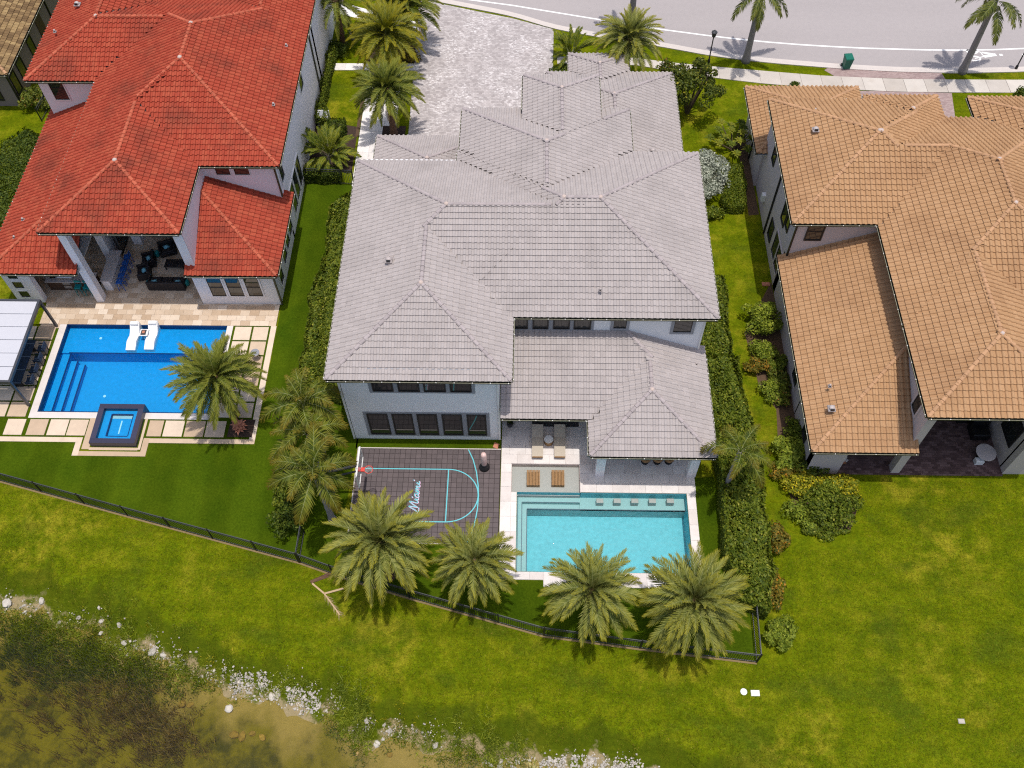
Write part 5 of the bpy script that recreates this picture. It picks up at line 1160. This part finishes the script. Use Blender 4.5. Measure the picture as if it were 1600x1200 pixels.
for i, (px, py, h, s, n, lb, ln_) in enumerate(((473,628,5.6,.98,18,'foxtail palm highest in the row between the two back yards',(0,0)),(480,676,5.0,.95,17,'foxtail palm in the middle of the row between the two back yards',(0,0)),(489,735,6.0,1.04,18,'foxtail palm nearest the fence with orange tips beside the hoop',(0,0)),(1157,704,4.9,.86,11,'lone foxtail palm with grey trunk rising from the long hedge',(0,0)))):
    x, y = G(px, py, h); palm(lb, x, y, h, 'fox', 'fox', n, s, 200+i, GF, (.17, .11), 'bark_grey')
GR = 'royal palms along the road'
for i, (bx, by, h, lb) in enumerate(((1165,96,6.2,'royal palm on the verge beside the black street lamp'), (1503,113,6.3,'royal palm on the verge by the bicycle symbol on the road'), (984,52,8.5,'tall royal palm trunk rising out of the top edge behind the grey-green date palm'))):
    x, y = G(bx, by); palm(lb, x, y, h, 'royal', 'royal', 16, .98, 300+i, GR, (.27, .17), 'bark_grey')
def clump(label, x, y, n, size, mat, seed, group=None, name='areca_palm'):
    rg = random.Random(seed); t = thing(name, label, 'palm bush', (x, y, 0), 0, group); fm = fronds('areca', mat)
    st = MB()
    for i in range(9): a = i*2.4; r = .28*size*math.sqrt(rg.random()); st.tube((r*math.cos(a), r*math.sin(a), 0), (1.5*r*math.cos(a), 1.5*r*math.sin(a), 1.0*size), .04, .03, 6)
    lobj('stems', st, M['bark_grey'], t)
    for i in range(n):
        u = i/n; o = bpy.data.objects.new('frond', fm[min(3, int(u*4))]); COL.objects.link(o); o.parent = t; a = i*2.39996+rg.uniform(-.3, .3); r = .4*size*math.sqrt(rg.random()); s_ = size*rg.uniform(.8, 1.1)
        o.location = (r*math.cos(a), r*math.sin(a), .75*size); o.rotation_euler = (rg.uniform(-.2, .2), rg.uniform(-.1, .1), a); o.scale = (s_, s_, s_)
    return t
clump('bushy areca palm clump in front of the side gate by the white wall', -14.3, 49.9, 44, 1.0, 'areca', 5)
clump('feathery palm bush at the end of the paver driveway by the road', *G(893, 80, 1.0), 30, .92, 'areca', 6)
clump('small dark feathery palm bush at the foot of the slim date palm', *G(548, 45, 1.0), 18, .6, 'royal', 8)

# ------------------------------------------------------------------ hedges, shrubs, trees: leaf-sized faces
def leaves(C, Nrm, size, rg, asp=.55, tilt=.55):
    """one pointed leaf (quad) at every point of C, facing about Nrm"""
    n = len(C); Nn = Nrm + rg.normal(0, tilt, (n, 3)); Nn /= np.linalg.norm(Nn, axis=1)[:, None]+1e-9
    a = rg.normal(0, 1, (n, 3)); U = np.cross(Nn, a); U /= np.linalg.norm(U, axis=1)[:, None]+1e-9; Wd = np.cross(Nn, U); s = size*rg.uniform(.65, 1.35, (n, 1))
    return np.stack([C-U*s*.5, C+Wd*s*asp*.5+U*s*.05, C+U*s*.5, C-Wd*s*asp*.5+U*s*.05], 1).reshape(-1, 3)
def blob_points(n, rx, ry, h, nb, rg, rough=.5, br=1.0):
    """points on the skins of many lumps that together make a crown; z from 0 to h"""
    c = rg.normal(0, 1, (nb, 3)); c /= np.linalg.norm(c, axis=1)[:, None]; c *= rg.uniform(.35, .78, (nb, 1)); c[:, 2] = np.abs(c[:, 2])*.9-.15
    r = rg.uniform(.24, .44, nb)*(1+rough*.3)*br; c *= 1+(1-br)*.35; k = rg.integers(0, nb, n); d = rg.normal(0, 1, (n, 3)); d /= np.linalg.norm(d, axis=1)[:, None]; d[:, 2] = np.where(rg.random(n) < .75, np.abs(d[:, 2]), d[:, 2])
    P = c[k]+d*(r[k]*rg.uniform(.72, 1.06, n))[:, None]; S = np.array([rx, ry, h*.62]); P = P*S; P[:, 2] += h*.36; P[:, 2] = np.maximum(P[:, 2], .03)
    return P, d/S*min(rx, ry)
def shrub(label, x, y, rx, ry, h, mat, n, leaf, seed, group=None, name='shrub', cat='shrub', nb=24, trunk=None, z0=0.0, br=.80):
    rg = np.random.default_rng(seed); t = thing(name, label, cat, (x, y, 0), 0, group); P, D = blob_points(n, rx, ry, h, nb, rg, br=br); P[:, 2] += z0
    me = fastmesh('crown', leaves(P, D, leaf, rg), 4, M[mat]); o = bpy.data.objects.new('crown', me); COL.objects.link(o); o.parent = t
    mb = MB(); rr = random.Random(seed); r0 = trunk or .03
    for i in range(6 if not trunk else 9):
        a = i*2.4; mb.tube((.06*math.cos(a), .06*math.sin(a), -.03), (rx*.45*math.cos(a), ry*.45*math.sin(a), z0+h*.6), r0, r0*.4, 6)
    lobj('trunk' if trunk else 'stems', mb, M['twig'], t); return t
def hedge(label, poly, h, mat, dens, leaf, seed, wob=.18, top=.3):
    """poly: outline on the ground (counter-clockwise)"""
    rg = np.random.default_rng(seed); P = np.array(poly); c = P.mean(0); t = thing('hedge', label, 'hedge', (c[0], c[1], 0))
    lo, hi = P.min(0), P.max(0); area = .5*abs(sum(P[i][0]*P[(i+1) % len(P)][1]-P[(i+1) % len(P)][0]*P[i][1] for i in range(len(P)))); n = int(area*dens); pts = []
    from math import hypot
    A = P; B = np.roll(P, -1, 0)
    def inside(q):
        x, y = q[:, 0:1], q[:, 1:2]; c_ = ((A[:, 1] > y) != (B[:, 1] > y)) & (x < (B[:, 0]-A[:, 0])*(y-A[:, 1])/(B[:, 1]-A[:, 1]+1e-12)+A[:, 0]); return c_.sum(1) % 2 == 1
    q = np.empty((0, 2))
    while len(q) < n:
        s = rg.uniform(lo, hi, (n*2, 2)); q = np.concatenate([q, s[inside(s)]])
    q = q[:n]
    ph = rg.uniform(0, 6.28, 12); fx = rg.uniform(.8, 4.2, 12); fy = rg.uniform(.8, 4.2, 12)
    def hn(q): return sum(np.sin(q[:, 0]*fx[i]+q[:, 1]*fy[i]*(1 if i % 2 else -1)+ph[i]) for i in range(12))/12*2.2
    # rounded shoulders: height falls near the rim
    dist = np.min(np.abs(np.cross((B-A)[None], q[:, None]-A[None]))/np.linalg.norm(B-A, axis=1)[None], 1); sh = np.clip(dist/.45, 0, 1)**.5
    z = h*(.62+.38*sh)+hn(q)*wob-np.abs(rg.normal(0, 1, n))*top*.45; C = np.stack([q[:, 0], q[:, 1], np.maximum(z, .04)], 1); Nn = np.tile([0, 0, 1.0], (n, 1)); outs = [leaves(C, Nn, leaf, rg, .55, .65)]
    for a, b in zip(A, B):
        L = np.linalg.norm(b-a); k = int(L*h*dens*.75)
        if k < 3: continue
        s = rg.random(k)[:, None]; nn = np.array([(b-a)[1], -(b-a)[0]])/L; pos = a+(b-a)*s; zz = rg.random(k)*h*.95; bump = hn(pos)*.16-np.abs(rg.normal(0, .10, k)); pos = pos+nn*bump[:, None]
        outs.append(leaves(np.stack([pos[:, 0], pos[:, 1], zz+.02], 1), np.tile([nn[0], nn[1], .5], (k, 1)), leaf, rg, .55, .6))
    me = fastmesh('foliage', np.concatenate(outs)-np.array([c[0], c[1], 0]), 4, M[mat]); o = bpy.data.objects.new('foliage', me); COL.objects.link(o); o.parent = t
    st = MB(); k = max(3, int(area/1.2))
    for i in range(k):
        p = q[i*7 % n]-c; st.tube((p[0], p[1], -.02), (p[0]+rg.uniform(-.15, .15), p[1]+rg.uniform(-.15, .15), h*.6), .035, .015, 5)
    lobj('stems', st, M['twig'], t); return t
hedge('long leafy hedge along the left flank of the grey-roofed house', [(-13.5,29.9),(-10.7,29.7),(-10.5,31),(-10.5,45.2),(-11.6,46.2),(-12.9,45.0),(-13.55,43.5),(-13.2,40.2),(-13.75,37.2),(-13.65,33)], 1.7, 'hedge', 400, .19, 21, .30)
hedge('boxy hedge along the tan side of the grey house behind the lanai', [(10.15,32.6),(12.3,32.4),(12.35,35.5),(12.45,38.6),(11.2,38.9),(10.2,36)], 1.5, 'hedge', 420, .17, 22, .26)
hedge('long clipped hedge past the turquoise pool with the lone foxtail palm', [(10.9,17.4),(12.4,16.7),(12.95,19),(12.95,22),(13.15,25.5),(12.75,28.5),(12.6,32.4),(10.35,32.5),(10.6,28),(10.75,25),(10.55,21)], 1.6, 'hedge', 400, .18, 23, .30)
hedge('clipped narrow hedge in front of the white side wall of the red house', [(-15.8,53.4),(-15.0,53.3),(-14.9,54.6),(-15.35,55.0),(-15.25,61.5),(-15.75,61.5)], 1.2, 'hedge', 420, .13, 24, .08)
hedge('clipped hedge block enclosing the air conditioning unit', [(-14.9,52.0),(-13.5,52.0),(-13.5,53.5),(-14.9,53.5)], 1.1, 'hedge_deep', 420, .13, 25, .08)
hedge('dark clipped hedge along the left flank of the red-roofed house', [(-37.4,40.5),(-34.2,39.8),(-34.0,50.6),(-36.3,51.8),(-37.6,50.2)], 1.6, 'hedge_deep', 330, .16, 26)
hedge('low green hedge below the silver shrub in the side passage', [(13.2,45.3),(14.6,45.2),(14.9,47.2),(14.9,49.3),(13.9,49.4),(13.3,47.4)], 1.0, 'hedge', 420, .13, 27, .1)
hedge('dark ivy hedge behind the picket gate of the side passage', [(-15.8,47.75),(-13.3,47.7),(-13.3,48.6),(-15.8,48.7)], 1.1, 'hedge_deep', 460, .13, 28, .1)
GS = 'shrubs in the side garden'
S = [
 ('dark green shrub against the tan house wall beside the reddish shrub', 1212,566,.7,.8,1.0,'hedge',1300,.15),
 ('leafy green shrub filling the narrow bed below the speckled shrub', 1207,607,.8,.8,.9,'bright',1400,.15),
 ('dark shrub between the narrow strip and the leafy corner shrub', 1243,672,.7,.9,1.0,'hedge',1300,.15),
 ('loose green shrub between the two yellow croton bushes', 1288,766,.9,.7,1.1,'bright',1500,.15),
 ('shrub with open crown beside the tan house wall, upper end of the bed', 1187,498,1.25,1.2,2.0,'bright',3200,.15),
 ('round green shrub below the open-crowned shrub in the side bed', 1192,548,1.0,.75,1.0,'bright',1700,.16),
 ('reddish speckled shrub in the side bed between two green shrubs', 1188,572,.95,.7,.9,'shrub_orange',1500,.15),
 ('small green shrub in the side bed at the narrow strip', 1218,592,.75,.7,.9,'shrub',1200,.15),
 ('small green shrub close to the low eave of the tan house', 1223,622,.55,.6,.8,'shrub',900,.14),
 ('big leafy shrub at the front corner of the tan house', 1236,706,1.15,1.1,1.3,'bright',2600,.18),
 ('brownish shrub below the leafy corner shrub of the tan house', 1234,737,.9,.7,.8,'shrub_orange',1400,.15),
 ('dark shrub against the front corner wall of the tan house', 1268,725,1.1,.7,1.0,'hedge_deep',1700,.16),
 ('yellow croton bush in the bed below the tan house corner', 1262,757,1.35,.8,1.0,'croton',2300,.15),
 ('yellow croton bush next to the dark lanai floor', 1315,763,1.1,.85,1.0,'croton',2000,.15),
 ('largest round green bush at the tip of the garden bed', 1300,792,1.5,1.25,1.6,'hedge',4200,.15),
 ('light green shrub at the lower rim of the garden bed', 1255,803,1.0,.9,.8,'bright',1700,.14),
 ('low green groundcover shrub under the large round bush', 1290,826,1.2,.55,.55,'hedge',1500,.13),
 ('copper-edged round bush alone beside the long hedge', 1208,838,.95,.95,1.1,'shrub_orange',2000,.14),
 ('copper green bush at the lower end of the long hedge', 1197,915,.95,1.35,1.2,'shrub_orange',2300,.15),
 ('round bright green bush alone in the lawn past the fence corner', 1218,988,.82,.82,1.1,'bright',3200,.15),
 ('pointed leafy shrub at the back corner between grey house and silver shrub', 1112,332,.75,.6,.8,'hedge',1000,.16),
 ('dense dark bush at the fence under the foxtail palms', 452,812,1.0,1.1,1.9,'hedge_deep',2800,.15),
 ('leafy bush beneath the middle foxtail palm', 450,770,.95,1.1,2.0,'hedge',2600,.15),
 ('small leafy bush at the lower end of the left hedge', 490,606,1.2,.9,1.5,'hedge',2000,.16),
 ('leafy bush between the brown house and the red house', 60,150,1.3,1.2,1.6,'shrub',2300,.2),
 ('round clipped dark bush at the foot of the slim date palm', 526,75,.95,.9,1.1,'hedge_deep',1900,.13),
 ('small dark red bush beneath the green date palm by the driveway', 640,88,.8,.7,.6,'shrub_orange',900,.14),
 ('low bush beside the paver driveway behind the grey garage', 880,108,.9,.7,.7,'hedge_deep',1100,.15),
 ('small round bush by the sidewalk behind the tan roof', 1240,134,.5,.45,.6,'hedge_deep',700,.12),
 ('small clipped bush at the right edge behind the tan roof', 1598,147,.6,.6,.9,'hedge_deep',800,.13)]
for i, (lb, px, py, rx, ry, h, mt, n, lf) in enumerate(S):
    x, y = G(px, py, h*.45); shrub(lb, x, y, rx*1.16, ry*1.16, h*1.08, mt, int(n*1.15), lf*1.08, 400+i, GS if 1140 < px < 1360 and py > 400 else None)
x, y = G(1103, 262, 1.6); shrub('large silvery grey shrub against the right eave of the grey-roofed house', x, y, 1.9, 2.5, 2.6, 'silver', 8000, .16, 460, name='silver_shrub', nb=60, br=.55)
x, y = G(1083, 125, 3.0); shrub('leafy tree with yellow specks behind the grey garage roof', x, y, 2.3, 2.3, 3.6, 'tree', 6500, .20, 461, name='broadleaf_tree', cat='tree', nb=44, trunk=.09, z0=1.3, br=.5)
x, y = G(1012, 98, 1.0); shrub('twiggy green shrub at the kerb beside the leafy tree', x+1.5, y, .9, .7, 1.5, 'shrub', 900, .16, 462)
# frangipani: bare branches ending in rosettes of long leaves
def rosette_shrub(label, x, y, n, spread, h, seed):
    rg = random.Random(seed); t = thing('frangipani', label, 'shrub', (x, y, 0)); br = MB()
    for i in range(n):
        a = i*2.4; r = spread*math.sqrt((i+.5)/n); z = h*(1-.35*(i/n))*rg.uniform(.85, 1.1); e = Vector((r*math.cos(a), r*math.sin(a), z)); br.tube((.1*math.cos(a), .1*math.sin(a), 0), tuple(e), .05, .03, 6); lf = MB()
        for k in range(15):
            b = k*2.4; el = .25+.05*k; l = .50*rg.uniform(.8, 1.1); d = Vector((math.cos(b)*math.cos(el), math.sin(b)*math.cos(el), math.sin(el)*.7)); s_ = Vector((-math.sin(b), math.cos(b), 0))
            p1 = e+d*l*.55; p2 = e+d*l+Vector((0,0,-.10)); lf.add([tuple(e-s_*.02), tuple(e+s_*.02), tuple(p1+s_*.075), tuple(p1-s_*.075), tuple(p2)], [(0,1,2,3),(3,2,4)])
        lobj('leaf_rosette', lf, M['areca'], t)
    lobj('branches', br, M['twig'], t)
rosette_shrub('frangipani with starry leaf rosettes between the grey and tan houses', *G(1150, 218, 1.0), 18, 1.9, 1.7, 9)
rosette_shrub('red bromeliad in the dark mulch square by the blue pool', *G(375, 669), 3, .22, .3, 10)
bpy.data.objects['frangipani.001'].name = 'bromeliad'; bpy.data.objects['bromeliad']['category'] = 'plant'
for c in bpy.data.objects['bromeliad'].children:
    if c.name.startswith('leaf'): c.data.materials[0] = M['terracotta']; 
# ------------------------------------------------------------------ fallen frond, lake shore
t = thing('fallen_frond', 'dry straw-coloured palm frond lying on the lawn below the fence', 'palm frond', (0, 0, 0)); a, b, c = G(488, 912), G(507, 928), G(531, 961); e = G(537, 920)
fm_ = MB().bar((*a, .03), (*b, .05), .09, .04).bar((*b, .05), (*c, .04), .06, .03).bar((*b, .04), (*e, .05), .10, .04); obj('stalk', fm_, M['dryfrond'], t)
lf = MB(); B = Vector((*b, .05)); C_ = Vector((*c, .04)); d = (C_-B).normalized(); s_ = Vector((-d.y, d.x, 0))
for i in range(46):
    p = B.lerp(C_, i/46); sg = 1 if i % 2 else -1; q = p+d*.38+s_*sg*random.uniform(.05, .24)+Vector((0,0,random.uniform(0,.06))); lf.add([tuple(p-d*.02), tuple(p+d*.02), tuple(q)], [(0,1,2)])
obj('leaflets', lf, M['dryfrond'], t)
t = thing('fallen_frond', 'brown fallen palm sheath tucked against the picket fence', 'palm frond', (*G(505, 902), 0), R(25)); lobj('sheath', MB().add([(-.7,-.08,.02),(.7,-.14,.02),(.75,.02,.10),(.7,.14,.03),(-.7,.10,.02),(0,0,.14)], [(0,1,5),(1,2,5),(2,3,5),(3,4,5),(4,0,5)]), M['bark'], t)
# shore rocks: the larger ones each a thing, gravel as one mass
def rock_mesh(seed, sub=1):
    bm = bmesh.new(); bmesh.ops.create_icosphere(bm, subdivisions=sub, radius=1.0); rg = random.Random(seed)
    for v in bm.verts: v.co *= rg.uniform(.72, 1.12); v.co.z *= .6
    me = bpy.data.meshes.new('rock'); bm.to_mesh(me); bm.free(); return me
RK = [rock_mesh(i, 2) for i in range(4)]
for r_ in RK: setmat(r_, M['rock'])
RM = [r_.copy() for r_ in RK]
for r_ in RM: r_.materials[0] = M['mudrock']
big = [(9,941,.26,0),(62,937,.24,0),(90,970,.12,0),(122,964,.13,0),(157,969,.17,0),(187,977,.18,0),(155,987,.16,0),(192,1003,.20,0),(236,1016,.26,0),(253,1022,.2,0),(356,1105,.24,0),(361,1144,.26,1),(374,1146,.26,1),(390,1142,.2,1),(280,1095,.22,1),(292,1097,.2,1),(423,1086,.22,0),(453,1079,.16,0),(588,1160,.20,0),(680,1163,.18,0),(405,1147,.2,1),(557,1175,.14,1),(607,1176,.17,1),(575,1128,.16,0),(608,1140,.16,0)]
names = ['at the far left of the bank', 'on the grassy rim of the bank', 'in the yellow weeds', 'beside the weeds', 'on the upper bank', 'near the lawn edge', 'in the green weeds', 'above the dark reeds', 'on the pale gravel patch', 'next to the largest pale stone', 'alone at the waterline', 'in the brown shallows', 'paired in the brown shallows', 'ending the row in the shallows', 'near the reeds', 'close to the reeds', 'in the white gravel', 'topping the white gravel', 'on the tan mud', 'at the weedy point', 'lying under murky water', 'small in the tan mud', 'dark in the tan mud', 'on the weedy bank', 'beside the weedy gravel']
for i, (px, py, r_, md) in enumerate(big):
    x, y = G(px, py, -.7); z = float(ground_z(np.array(x), np.array(y))); o = bpy.data.objects.new('shore_rock', (RM if md else RK)[i % 4]); link(o, None, (x, y, z+r_*.15)); o.scale = (r_, r_*random.uniform(.7, 1.1), r_); o.rotation_euler = (0, 0, i*1.7)
    tag(o, ('brown stained' if md else 'pale')+' lake shore rock '+names[i], 'rock', 'rocks along the lake shore')
gv = []; rgg = np.random.default_rng(77)
icov = np.array([v.co for v in RK[0].vertices]); small = rock_mesh(3, 1); sv = np.array([v.co for v in small.vertices]); sf = np.array([p.vertices[:] for p in small.polygons])
patch = [(208,1008,60,14,120),(330,1050,30,12,70),(372,1062,40,12,260),(405,1072,35,13,260),(450,1085,40,12,240),(490,1098,30,14,180),(250,1030,40,14,120),(30,945,40,16,70),(120,965,60,12,50),(590,1132,40,12,80),(640,1140,50,10,90),(690,1150,30,14,50),(850,1190,70,10,300),(920,1188,50,10,240),(980,1195,30,6,90)]
for cx, cy, sx, sy, n in patch:
    for _ in range(int(n*1.4)):
        px, py = rgg.normal(cx, sx*.65), rgg.normal(cy, sy*.6); x, y = G(px, py, -.6); z = float(ground_z(np.array(x), np.array(y))); s = rgg.uniform(.02, .07) if rgg.random() < .94 else rgg.uniform(.07, .12)
        gv.append((x, y, z+s*.2, s, rgg.uniform(0, 6.3)))
Vg = []; Fg = []
for i, (x, y, z, s, a) in enumerate(gv):
    c, s_ = math.cos(a), math.sin(a); q = sv*s; Vg.append(np.stack([q[:, 0]*c-q[:, 1]*s_+x, q[:, 0]*s_+q[:, 1]*c+y, q[:, 2]+z], 1)); Fg.append(sf+i*len(sv))
me = indexmesh('shore_gravel', np.concatenate(Vg), np.concatenate(Fg), M['rock']); o = bpy.data.objects.new('shore_gravel', me); COL.objects.link(o); o['kind'] = 'stuff'; o['label'] = 'white limestone gravel scattered along the lake bank'; o['category'] = 'gravel'
def blades(name, label, spots, mat, seed, hmin, hmax, wid, lean):
    rg = np.random.default_rng(seed); out = []
    for cx, cy, sx, sy, n in spots:
        nc = max(3, n//12); tx = rg.normal(cx, sx*.5, nc); ty = rg.normal(cy, sy*.5, nc)
        for i in range(n):
            q = i % nc; x0, y0 = G(tx[q], ty[q], -.9); x, y = x0+rg.normal(0, .13), y0+rg.normal(0, .13); d = y-float(shore_y(x)); z = float(ground_z(np.array(x), np.array(y))); h = rg.uniform(hmin, hmax)+max(0, -1-z); an = rg.uniform(0, 6.3); l = rg.uniform(.1, 1)*lean; dx, dy = math.cos(an)*wid, math.sin(an)*wid; bx2, by2 = rg.normal(0, l), rg.normal(0, l)
            out += [(x-dx, y-dy, z), (x+dx, y+dy, z), (x+bx2, y+by2, z+h)]
    me = fastmesh(name, np.array(out), 3, M[mat]); o = bpy.data.objects.new(name, me); COL.objects.link(o); o['kind'] = 'stuff'; o['label'] = label; o['category'] = name.split('_')[-1]
blades('dry_reeds', 'dry brown reeds standing in the shallow lake corner', [(200,1110,90,50,1100),(235,1145,80,50,1200),(130,1080,90,50,600),(255,1165,60,40,700),(40,1060,60,60,300),(90,1150,100,60,300),(180,1075,70,30,500)], 'reed', 31, .12, .42, .018, .34)
blades('bank_weeds', 'green weeds growing along the lake bank', [(60,975,110,26,4200),(150,1010,110,40,5000),(200,1040,80,30,3000),(60,1010,90,40,2600),(330,1060,60,16,1200),(300,1045,50,16,1000),(540,1110,40,40,3200),(560,1140,30,40,2200),(730,1165,60,40,3600),(640,1150,60,20,1500),(790,1180,50,26,1500),(440,1075,60,16,1200),(110,1045,100,40,2200),(250,1065,60,40,1500)], 'bright', 32, .06, .24, .022, .18)
blades('yellow_weeds', 'yellow flowering weeds along the lake bank', [(150,985,90,24,1400),(300,1035,50,24,700),(600,1130,70,22,900),(350,1065,40,16,400)], 'croton', 33, .05, .22, .014, .12)

# blades of grass standing out of the back lawn
rg = np.random.default_rng(91); nb_ = 300000
gx = rg.uniform(-31, 33, nb_); gy = rg.uniform(8.4, 25.2, nb_)
fx_ = [-38.5]+[p[0] for p in FA+FB[1:]]; fy_ = [26.5]+[p[1] for p in FA+FB[1:]]
lim = np.where(gx < 11.74, np.interp(gx, fx_, fy_)-.12, np.where(gx < 13.6, 14.4, np.where(gx < 18.5, 20.6, 24.9)))
d_ = gy-shore_y(gx); ok = (gy < lim) & (d_ > 1.1); gx, gy = gx[ok], gy[ok]; gz = ground_z(gx, gy); k_ = len(gx)
an = rg.uniform(0, 6.283, k_); hh = rg.uniform(.03, .085, k_); ln_ = rg.uniform(.02, .10, k_); a2 = rg.uniform(0, 6.283, k_); w_ = .013
Vb = np.stack([np.stack([gx-w_*np.cos(an), gy-w_*np.sin(an), gz-.01], 1), np.stack([gx+w_*np.cos(an), gy+w_*np.sin(an), gz-.01], 1), np.stack([gx+ln_*np.cos(a2), gy+ln_*np.sin(a2), gz+hh], 1)], 1).reshape(-1, 3)
me = fastmesh('grass', Vb, 3, M['blade']); o = bpy.data.objects.new('grass', me); COL.objects.link(o); o['kind'] = 'stuff'; o['label'] = 'short lawn grass between the fences and the lake'; o['category'] = 'grass'
